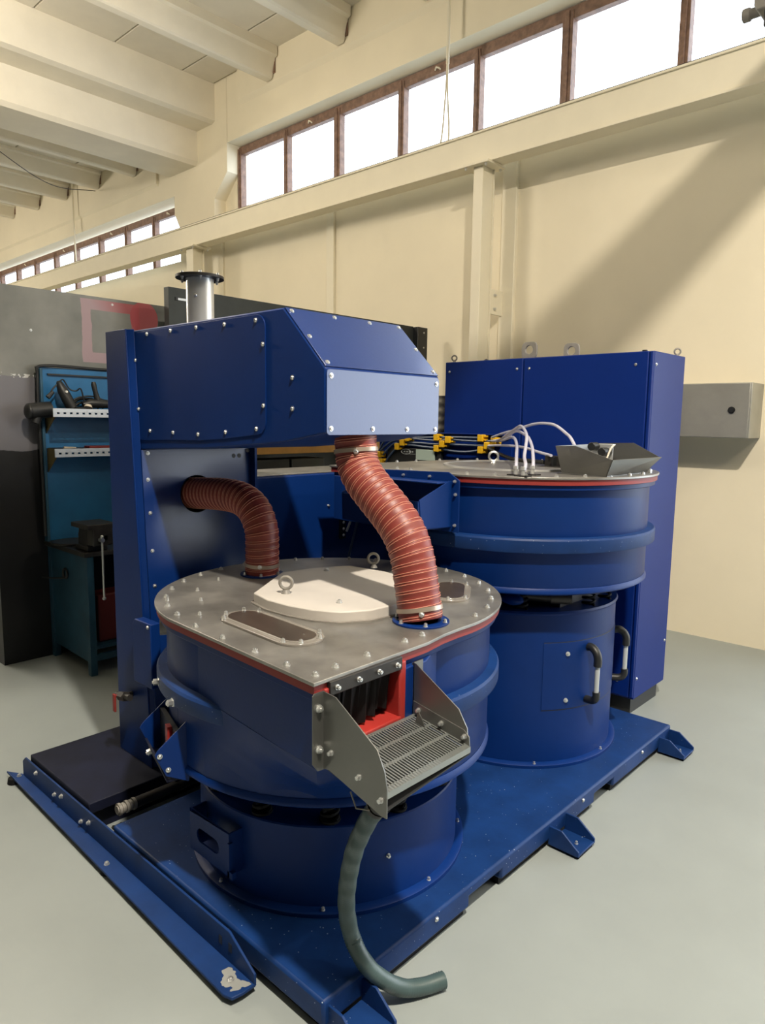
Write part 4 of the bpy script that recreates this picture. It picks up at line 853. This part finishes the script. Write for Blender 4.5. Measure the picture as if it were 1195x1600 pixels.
b = MB(); b.tube(spline([(-1.385, 3.01, 1.552), (-1.385, 2.98, 1.54), (-1.39, 2.95, 1.49), (-1.40, 2.93, 1.44)], 0.01), 0.004, 6); obj('probe_lead', b, 'white_box', t)

# ================================================================ PEDESTALS
def pedestal(name, label, c, ztop, R):
    t = thing(name, label, 'pedestal', (c[0], c[1], 0.108))
    b = MB(); b.lathe(c, [(R, 0.110), (R, ztop - 0.004), (R - 0.004, ztop), (0.02, ztop)], 96); obj('pedestal_body', b, 'blue', t)
    b = MB(); b.lathe(c, [(R - 0.01, 0.1085), (R + 0.029, 0.1085), (R + 0.029, 0.121), (R + 0.025, 0.124), (R - 0.001, 0.127)], 96); ring = obj('base_ring', b, 'blue', t)
    for k in range(8):
        a = math.radians(-45.4 + 45 * k); put('bolt', BOLT_S, ring, (c[0] + (R + 0.013) * math.cos(a), c[1] + (R + 0.013) * math.sin(a), 0.124))
    return t
def springs(t, c, R, z0, z1, angs):
    for a in angs:
        a = math.radians(a); cx, cy = c[0] + R * math.cos(a), c[1] + R * math.sin(a); b = MB()
        pth = [(cx + 0.026 * math.cos(k * 0.5), cy + 0.026 * math.sin(k * 0.5), z0 + 0.006 + (z1 - z0 - 0.012) * k / 62) for k in range(63)]
        b.tube(pth, 0.0065, 6); b.cyl((cx, cy, z0), (cx, cy, z0 + 0.008), 0.034, n=16); b.cyl((cx, cy, z1 - 0.008), (cx, cy, z1), 0.034, n=16); obj('spring', b, 'rubber', t)
ped1 = pedestal('front_pedestal', 'low blue round pedestal with springs under the front drum', C1, 0.396, 0.476)
springs(ped1, C1, 0.435, 0.396, 0.534, [-103, -73, -43, -13, 17, 47, 77, 107, 137, 167, 197, 227])
# slotted box bracket on the front pedestal
b = MB(); yb_ = C1[1] - 0.52
S_ = []; n = 20
Hx0, Hx1, Hz0, Hz1 = C1[0] - 0.135, C1[0] + 0.09, 0.20, 0.345
slot = rrect(C1[0] - 0.095, C1[0] + 0.035, 0.245, 0.295, 0.024, 4); slot = slot
cx_, cz_ = C1[0] - 0.03, 0.27
outer = []
for (x, z) in slot:
    dx, dz = x - cx_, z - cz_
    s1 = ((Hx1 - cx_) if dx > 0 else (cx_ - Hx0)) / max(abs(dx), 1e-9); s2_ = ((Hz1 - cz_) if dz > 0 else (cz_ - Hz0)) / max(abs(dz), 1e-9); s_ = min(s1, s2_); outer.append((cx_ + dx * s_, cz_ + dz * s_))
m_ = len(slot); vs = []; fs = []
crn = [(Hx1, Hz1), (Hx0, Hz1), (Hx0, Hz0), (Hx1, Hz0)]
for y in (yb_, yb_ + 0.006):
    vs += [(x, y, z) for x, z in slot] + [(x, y, z) for x, z in outer] + [(x, y, z) for x, z in crn]
w_ = 2 * m_ + 4
def sd(q):
    if abs(q[0] - Hx1) < 1e-6: return 0
    if abs(q[1] - Hz1) < 1e-6: return 1
    if abs(q[0] - Hx0) < 1e-6: return 2
    return 3
for o_ in (0, w_):
    for k in range(m_):
        j = (k + 1) % m_; fs.append((o_ + k, o_ + j, o_ + m_ + j, o_ + m_ + k))
        if sd(outer[k]) != sd(outer[j]): fs.append((o_ + m_ + k, o_ + m_ + j, o_ + 2 * m_ + {(0, 1): 0, (1, 2): 1, (2, 3): 2, (3, 0): 3}.get((sd(outer[k]), sd(outer[j])), 0)))
for k in range(m_): fs.append((k, (k + 1) % m_, w_ + (k + 1) % m_, w_ + k))
for k in range(4): fs.append((2 * m_ + k, 2 * m_ + (k + 1) % 4, w_ + 2 * m_ + (k + 1) % 4, w_ + 2 * m_ + k))
b.add(vs, fs); sbk = obj('slotted_bracket', b, 'blue', ped1, smooth=0)
b = MB(); b.box(Hx0, Hx0 + 0.006, yb_ + 0.005, C1[1] - 0.44, Hz0, Hz1); obj('bracket_side', b, 'blue', sbk)
b = MB(); b.box(Hx1 - 0.006, Hx1, yb_ + 0.005, C1[1] - 0.45, Hz0, Hz1); obj('bracket_side', b, 'blue', sbk)
b = MB(); b.box(Hx1 - 0.004, Hx1 + 0.022, yb_ - 0.004, yb_ + 0.012, Hz0, Hz0 + 0.022); b.box(Hx1 - 0.004, Hx1 + 0.006, yb_ - 0.004, yb_ + 0.012, Hz0, Hz1 - 0.03); obj('bracket_flange', b, 'blue', sbk)
for a in (-112, -20): 
    aa = math.radians(a); put('bolt', BOLT_S, ped1, (C1[0] + 0.476 * math.cos(aa), C1[1] + 0.476 * math.sin(aa), 0.27), (math.cos(aa), math.sin(aa), 0))

ped2 = pedestal('rear_pedestal', 'tall blue round pedestal with a curved handled door under the rear drum', C2, 0.815, 0.483)
b = MB(); b.lathe(C2, [(0.45, 0.806), (0.487, 0.806), (0.492, 0.815), (0.487, 0.824), (0.45, 0.824)], 96); obj('top_rim', b, 'blue', ped2)
springs(ped2, C2, 0.44, 0.815, 0.944, [-100, -55, -10, 12, 35, 80, 125, 170, 215])
b = MB(); b.cyl((-1.78, 2.66, 0.87), (-1.66, 2.66, 0.88), 0.035, n=20); b.cyl((-1.66, 2.66, 0.88), (-1.50, 2.75, 0.88), 0.022, n=14); b.cyl((-1.52, 2.74, 0.88), (-1.45, 2.80, 0.88), 0.03, n=14); b.box(-1.9, -1.5, 2.8, 3.2, 0.814, 0.9)
obj('vibration_motor', b, 'dark_metal', ped2)
b = MB(); b.ball((-1.64, 2.62, 0.872), 0.045, 14, 8, (1.3, 0.8, 0.6)); obj('motor_cap', b, 'blue', ped2)
a0, a1 = math.radians(-42.6), math.radians(48)
b = MB(); b.lathe(C2, [(0.4815, 0.371), (0.4855, 0.371), (0.4855, 0.680), (0.4815, 0.680), (0.4815, 0.371)], 40, a0, a1); door = obj('curved_door', b, 'blue', ped2, bevel=0.0008)
b = MB(); b.lathe(C2, [(0.4825, 0.3665), (0.4838, 0.3665), (0.4838, 0.371), (0.4825, 0.371)], 40, a0, a1); b.lathe(C2, [(0.4825, 0.680), (0.4838, 0.680), (0.4838, 0.6835), (0.4825, 0.6835)], 40, a0, a1); obj('door_gap', b, 'black', door, smooth=0)
for a in (-29, 40):
    aa = math.radians(a)
    for z in (0.628, 0.412): put('bolt', BOLT, door, (C2[0] + 0.486 * math.cos(aa), C2[1] + 0.486 * math.sin(aa), z), (math.cos(aa), math.sin(aa), 0))
for a in (-15, 27):
    aa = math.radians(a); er_ = Vector((math.cos(aa), math.sin(aa), 0)); o3 = Vector((C2[0], C2[1], 0))
    P = [(0.484, 0.645), (0.505, 0.648), (0.53, 0.632), (0.542, 0.605), (0.542, 0.57)]
    b = MB(); b.tube(spline([o3 + er_ * r_ + Vector((0, 0, z)) for r_, z in P], 0.008), 0.0185, 8)
    hd = obj('door_handle', b, 'black', door, smooth=60)
    b = MB(); b.cyl(o3 + er_ * 0.542 + Vector((0, 0, 0.445)), o3 + er_ * 0.542 + Vector((0, 0, 0.575)), 0.011, n=14); obj('handle_grip', b, 'grey_handle', hd)
    P = [(0.542, 0.45), (0.542, 0.425), (0.525, 0.405), (0.484, 0.40)]
    b = MB(); b.tube(spline([o3 + er_ * r_ + Vector((0, 0, z)) for r_, z in P], 0.008), 0.0175, 8); obj('handle_bracket', b, 'black', hd, smooth=60)

# ================================================================ RED HOSES
def red_hose(label, pts, R0, R1, loc, bands):
    t = thing('red_duct_hose', label, 'hose', loc, 'red spiral duct hoses')
    pitch = 0.027; per = 6; step = pitch / per; p = spline(pts, step); n = 28; m_ = len(p)
    rad = lambda i: R0 + (R1 - R0) * i / m_
    b = MB(); b.tube(p, R0, n, caps=True, rf=lambda i, a: rad(i) + 0.0009 * math.cos(2 * PI * i / per - a)); obj('hose_wall', b, 'hose_red', t, smooth=80)
    fr = frames([Vector(q) for q in p])
  
    for off in (0.0, 1.75):
      path = []
      for i in range(0, (m_ - 1) * 4):
        f = i / 4; i0 = int(f); g = f - i0; a = 2 * PI * f / per + off
        P0, u0, w0 = fr[i0]; P1, u1, w1 = fr[min(i0 + 1, m_ - 1)]
        c = P0.lerp(P1, g); u = u0.lerp(u1, g).normalized(); w2 = w0.lerp(w1, g).normalized()
        path.append(c + (u * math.cos(a) + w2 * math.sin(a)) * (rad(i0) + 0.0008))
      b = MB(); b.tube(path, 0.0013, 5); obj('spiral_thread', b, 'hose_wire', t, smooth=80)
    for s in bands:
        i0 = int(s * (m_ - 4)); q0, q1 = p[i0], p[i0 + 3]
        b = MB(); b.cyl(q0, q1, rad(i0) + 0.0045, n=32, caps=False); d = (q1 - q0).normalized()
        b.cyl(q0, q0 + d * 0.0005, rad(i0) + 0.0045, rad(i0) + 0.001, 32, False); b.cyl(q1, q1 - d * 0.0005, rad(i0) + 0.0045, rad(i0) + 0.001, 32, False)
        cb = obj('hose_clamp', b, 'clamp', t)
        ss = fr[i0][1] if s > 0.5 else fr[i0][2]
        put('screw', SCREW, cb, q0.lerp(q1, 0.5) + Vector((0.5, -0.5, 0)).normalized() * (rad(i0) + 0.005), (0.5, -0.5, 0))
    return t
def collar(c, r_, z, label_parent):
    b = MB(); b.lathe(c, [(r_ - 0.018, z), (r_ + 0.018, z), (r_ + 0.018, z + 0.006), (r_ - 0.018, z + 0.006), (r_ - 0.018, z)], 40); o = obj('collar_flange', b, 'blue', label_parent, bevel=0.001)
    for k in range(6):
        a = k * PI / 3 + 0.35; put('bolt', BOLT_S, o, (c[0] + (r_ + 0.008) * math.cos(a), c[1] + (r_ + 0.008) * math.sin(a), z + 0.006))
collar((-2.228, 1.695), 0.067, 1.030, drum1); collar((-1.352, 1.640), 0.071, 1.030, drum1)
red_hose('red spiral duct hose bending from the blue column panel down', [(-2.84, 1.703, 1.316), (-2.736, 1.703, 1.317), (-2.60, 1.702, 1.325), (-2.47, 1.70, 1.330), (-2.363, 1.70, 1.322), (-2.279, 1.698, 1.286), (-2.232, 1.697, 1.215), (-2.224, 1.695, 1.13), (-2.227, 1.695, 1.036)], 0.068, 0.0655, (-2.228, 1.695, 1.03), (0.965,))
red_hose('large red spiral duct hose hanging from the hood front to the drum', [(-1.668, 1.66, 1.60), (-1.664, 1.66, 1.55), (-1.655, 1.66, 1.505), (-1.622, 1.658, 1.458), (-1.568, 1.656, 1.412), (-1.498, 1.655, 1.356), (-1.440, 1.652, 1.300), (-1.402, 1.650, 1.230), (-1.376, 1.645, 1.140), (-1.352, 1.640, 1.036)], 0.070, 0.069, (-1.352, 1.64, 1.03), (0.07, 0.965))

# ================================================================ LEFT BACKGROUND
t = thing('steel_booth_wall', 'grey mill scale steel sheet wall with a red sprayed square', 'panel', (-5.2, 2.2, 0))
b = MB(); b.box(-5.6, -4.87, 1.587, 2.95, 0.0, 2.47); obj('sheet', b, 'booth', t, origin=(0, 0, 0), smooth=0)
for y, z in ((1.86, 2.20), (2.42, 2.43)): put('screw', SCREW, t, (-4.8695, y, z), (1, 0, 0))
t = thing('dark_booth_panel', 'dark steel panel with a slot rising behind the exhaust stack', 'panel', (-4.5, 4.0, 0))
b = MB(); b.box(-4.56, -4.50, 2.645, 5.25, 0.0, 2.545); obj('sheet', b, 'sheet_dark', t, smooth=0)
b = MB(); b.box(-4.505, -4.44, 5.25, 5.395, 0.0, 2.540); ef = obj('end_fold', b, 'black', t, bevel=0.004)
for z in (2.49, 2.35, 2.2): put('screw', SCREW, ef, (-4.4395, 5.34, z), (1, 0, 0))
b = MB(); b.box(-4.502, -4.496, 2.705, 2.86, 2.463, 2.478); obj('slot_strip', b, 'perf', t)
b = MB(); b.box(-4.504, -4.494, 2.695, 2.715, 2.460, 2.481); obj('slot_end', b, 'black', t)

t = thing('tool_board', 'bright blue tool board with two shelf brackets behind the bench', 'board', (-4.82, 2.5, 0.8))
b = MB(); b.box(-4.845, -4.825, 1.885, 2.62, 0.81, 1.965); obj('back_board', b, 'board_blue', t, bevel=0.004)
b = MB(); b.box(-4.83, -4.81, 1.93, 2.58, 1.915, 1.925); obj('groove', b, 'black', t)
b = MB(); b.box(-4.845, -4.79, 1.872, 1.89, 0.81, 1.955); obj('side_post', b, 'teal', t, bevel=0.003)
b = MB(); b.tube(spline([(-4.80, 1.862, 0.85), (-4.80, 1.858, 1.5), (-4.805, 1.862, 1.90), (-4.81, 1.90, 1.972), (-4.82, 2.3, 1.972), (-4.82, 2.6, 1.97)], 0.03), 0.010, 8); obj('edge_cable', b, 'black', t)
def shelf(z, n):
    b = MB(); b.box(-4.828, -4.605, 1.915, 2.61, z + 0.001, z + 0.005); sh = obj('shelf', b, 'dark_metal', t)
    b = MB(); y0, y1 = 1.868, 2.61; b.box(-4.606, -4.600, y0, y1, z - 0.048, z - 0.030); b.box(-4.606, -4.600, y0, y1, z - 0.018, z + 0.006)
    y = y0
    while y < y1 - 0.04: b.box(-4.606, -4.600, y, y + 0.024, z - 0.031, z - 0.017); y += 0.041
    obj('perforated_strip', b, 'perf', sh, smooth=0)
    b = MB(); b.prism([(-4.828, z - 0.16), (-4.62, z - 0.01), (-4.62, z + 0.002), (-4.828, z + 0.002)], 'y', 1.905, 1.912); obj('shelf_bracket', b, 'olive', sh, smooth=0)
shelf(1.690, 0); shelf(1.432, 1)

def drill(x, y, z):
    t = thing('hand_drill', 'black hand tool with a looped cord standing on the upper shelf', 'tool', (x, y, z))
    b = MB(); b.tube([(x, y + 0.03, z + 0.003), (x - 0.01, y + 0.005, z + 0.06), (x - 0.02, y - 0.02, z + 0.12), (x - 0.03, y - 0.035, z + 0.165), (x - 0.03, y - 0.04, z + 0.18)], 0.03, 12, rf=lambda i, a: (0.034, 0.036, 0.034, 0.022, 0.012)[i]); obj('tool_body', b, 'black', t, smooth=60)
    b = MB(); b.tube(spline([(x - 0.03, y - 0.035, z + 0.17), (x - 0.03, y - 0.01, z + 0.19), (x - 0.03, y + 0.03, z + 0.13), (x - 0.02, y + 0.07, z + 0.12), (x, y + 0.09, z + 0.135), (x, y + 0.11, z + 0.06), (x, y + 0.12, z + 0.008)], 0.01), 0.005, 6); obj('cord', b, 'black', t)
    b = MB(); b.tube(spline([(x - 0.03, y - 0.035, z + 0.17), (x - 0.02, y - 0.08, z + 0.13), (x, y - 0.115, z + 0.085)], 0.01), 0.005, 6); b.cyl((x, y - 0.09, z + 0.108), (x, y - 0.125, z + 0.07), 0.012, 0.016, 10); obj('plug', b, 'black', t)
    put('screw', SCREW, t, (x + 0.028, y - 0.015, z + 0.11), (1, 0, 0.2))
drill(-4.69, 2.0, 1.695)
t = thing('angle_grinder', 'black power tool with an upright handle on the upper shelf', 'tool', (-4.68, 2.19, 1.695))
b = MB(); b.tube([(-4.69, 2.10, 1.725), (-4.69, 2.15, 1.735), (-4.68, 2.22, 1.735), (-4.68, 2.30, 1.73)], 0.03, 12, rf=lambda i, a: (0.016, 0.030, 0.033, 0.026)[i]); obj('tool_body', b, 'black', t, smooth=60)
b = MB(); b.tube([(-4.68, 2.20, 1.75), (-4.68, 2.185, 1.81), (-4.68, 2.175, 1.86), (-4.68, 2.174, 1.878)], 0.018, 12, rf=lambda i, a: (0.022, 0.016, 0.018, 0.012)[i]); obj('handle', b, 'black', t, smooth=60)
b = MB(); b.cyl((-4.655, 2.12, 1.705), (-4.66, 2.125, 1.722), 0.028, 0.02, 14); obj('guard', b, 'white_box', t)
b = MB(); b.tube(spline([(-4.70, 2.30, 1.735), (-4.72, 2.2, 1.78), (-4.72, 2.1, 1.775), (-4.71, 2.03, 1.74), (-4.70, 2.02, 1.705), (-4.66, 2.06, 1.702), (-4.64, 2.14, 1.702)], 0.012), 0.006, 6); obj('cord', b, 'black', t)
b = MB(); b.tube(spline([(-4.74, 2.04, 1.703), (-4.75, 2.09, 1.755), (-4.75, 2.16, 1.765), (-4.74, 2.23, 1.75), (-4.72, 2.26, 1.703)], 0.012), 0.010, 8); b.tube(spline([(-4.76, 2.06, 1.703), (-4.765, 2.12, 1.74), (-4.76, 2.2, 1.735), (-4.75, 2.24, 1.703)], 0.012), 0.010, 8)
tag(obj('coiled_cable', b, 'black', origin=(-4.74, 2.15, 1.7)), 'coiled black cable behind the tools on the upper shelf', 'cable')
t = thing('dark_motor', 'sooty black motor hung at the left end of the upper shelf', 'motor', (-4.72, 1.87, 1.66))
b = MB(); b.cyl((-4.72, 1.77, 1.675), (-4.72, 1.90, 1.69), 0.052, n=20); b.ball((-4.72, 1.765, 1.675), 0.052, 16, 8, (1, 0.5, 1)); b.cyl((-4.72, 1.80, 1.60), (-4.72, 1.83, 1.68), 0.03, n=12); obj('motor_body', b, 'black', t, smooth=50)
b = MB(); b.box(-4.80, -4.70, 1.875, 1.915, 1.655, 1.70); obj('motor_bracket', b, 'dark_metal', t)
b = MB(); b.cyl((-4.66, 1.95, 1.442), (-4.66, 2.03, 1.442), 0.009, 0.004, 8)
tag(obj('small_chisel', b, 'white_box', origin=(-4.66, 1.98, 1.437)), 'small pale chisel lying on the lower shelf', 'tool')
b = MB(); b.box(-4.70, -4.62, 2.10, 2.40, 1.437, 1.452)
tag(obj('flat_case', b, 'gasket', origin=(-4.66, 2.25, 1.437), bevel=0.003), 'flat red case lying on the lower shelf', 'case')

t = thing('workbench', 'worn teal steel workbench with an open front at far left', 'bench', (-4.57, 2.5, 0))
b = MB(); b.prism([(-4.86, 0.10), (-4.33, 0.085), (-4.33, 0.775), (-4.86, 0.775)], 'y', 1.905, 1.915); obj('side_panel', b, 'teal', t)
for x, y in ((-4.29, 1.918), (-4.845, 1.918), (-4.29, 2.57), (-4.845, 2.57)):
    b = MB(); b.box(x - 0.022, x + 0.022, y - 0.022, y + 0.022, 0, 0.775); obj('leg', b, 'teal', t, bevel=0.003)
b = MB(); b.box(-4.868, -4.255, 1.875, 2.61, 0.776, 0.806); obj('bench_top', b, 'dark_metal', t, bevel=0.004)
b = MB(); b.box(-4.85, -4.30, 1.93, 2.58, 0.16, 0.18); obj('lower_shelf', b, 'teal', t)
b = MB(); b.box(-4.31, -4.28, 1.935, 2.57, 0.09, 0.13); obj('front_rail', b, 'teal', t)
b = MB(); b.torus((-4.60, 1.896, 0.62), (0, 1, 0), 0.032, 0.007, 20, 8); b.tube([(-4.60, 1.895, 0.59), (-4.72, 1.86, 0.575), (-4.80, 1.83, 0.575)], 0.006, 6); obj('hook', b, 'black', t)
b = MB(); b.box(-4.52, -4.36, 2.0, 2.20, 0.182, 0.50); tag(obj('red_bin', b, 'red_bin', origin=(-4.44, 2.1, 0.18), bevel=0.01), 'dark red bin inside the open workbench', 'bin')
t = thing('bench_vise', 'dark bench vise with a long steel handle bar on the bench corner', 'vise', (-4.34, 1.96, 0.806))
b = MB(); b.box(-4.46, -4.28, 1.91, 2.04, 0.8065, 0.84); b.prism([(-4.44, 0.835), (-4.30, 0.835), (-4.31, 0.96), (-4.42, 0.96)], 'y', 1.92, 2.03); obj('vise_base', b, 'dark_metal', t, bevel=0.006)
b = MB(); b.box(-4.29, -4.20, 1.91, 2.04, 0.85, 0.965); b.box(-4.45, -4.20, 1.94, 2.01, 0.875, 0.92); obj('front_jaw', b, 'dark_metal', t, bevel=0.008)
b = MB(); b.box(-4.44, -4.20, 1.88, 2.07, 0.955, 0.985); obj('jaw_plate', b, 'dark_metal', t, bevel=0.004)
b = MB(); b.cyl((-4.20, 1.955, 0.89), (-4.165, 1.955, 0.89), 0.014, n=12); b.cyl((-4.175, 1.955, 0.52), (-4.175, 1.955, 0.91), 0.006, n=10); b.ball((-4.175, 1.955, 0.52), 0.012, 10, 6); b.ball((-4.175, 1.955, 0.91), 0.012, 10, 6); obj('handle_bar', b, 'bolt', t)
t = thing('circular_tray', 'flat rusty round plate on the near end of the bench top', 'plate', (-4.66, 1.98, 0.806))
b = MB(); b.cyl((-4.66, 1.98, 0.8065), (-4.66, 1.98, 0.822), 0.13, n=28); obj('plate_body', b, 'dark_metal', t, bevel=0.003)
b = MB(); b.cyl((-4.62, 2.02, 0.82), (-4.62, 2.02, 0.88), 0.016, n=12); obj('spindle', b, 'dark_metal', t)

# clutter seen through the gap under the hood
t = thing('storage_rack', 'storage rack with an ochre shelf edge seen under the hood', 'rack', (-4.1, 3.6, 0))
b = MB(); b.box(-4.35, -3.95, 2.85, 4.4, 1.40, 1.475); obj('shelf', b, 'ochre', t, bevel=0.003)
b = MB(); b.box(-4.35, -3.95, 2.85, 4.4, 0.7, 0.73); obj('shelf', b, 'ochre', t, bevel=0.003)
for x in (-4.33, -3.97):
    for y in (2.87, 4.38):
        b = MB(); b.box(x - 0.02, x + 0.02, y - 0.02, y + 0.02, 0, 1.40); obj('post', b, 'black', t)
b = MB(); b.box(-4.15, -3.96, 3.50, 3.72, 1.476, 1.56); tag(obj('white_carton', b, 'white_box', origin=(-4.05, 3.6, 1.476), bevel=0.003), 'small white carton on the ochre shelf under the hood', 'carton')
for y0, y1, m_n in ((2.95, 3.28, 'sheet_dark'), (3.30, 3.62, 'sheet_dark')):
    b = MB(); b.box(-4.2, -3.97, y0, y1, 0.731, 1.36); tag(obj('grey_crate', b, m_n, origin=(-4.1, (y0 + y1) / 2, 0.731), bevel=0.006), 'dark grey crate on the rack, %s of two under the ochre edge' % ('left' if y0 < 3 else 'right'), 'crate', 'crates on the rack')
t = thing('flexible_duct', 'grey corrugated duct standing between the hood and the cabinet', 'duct', (-3.07, 3.95, 0))
b = MB(); P = []
for k in range(0, 190): P.append((0.046 + 0.004 * math.sin(k * 1.0), 0.0 + k * 0.00965))
b.lathe((-3.075, 3.93), P, 20); obj('duct_wall', b, 'grey_cast', t, smooth=70)
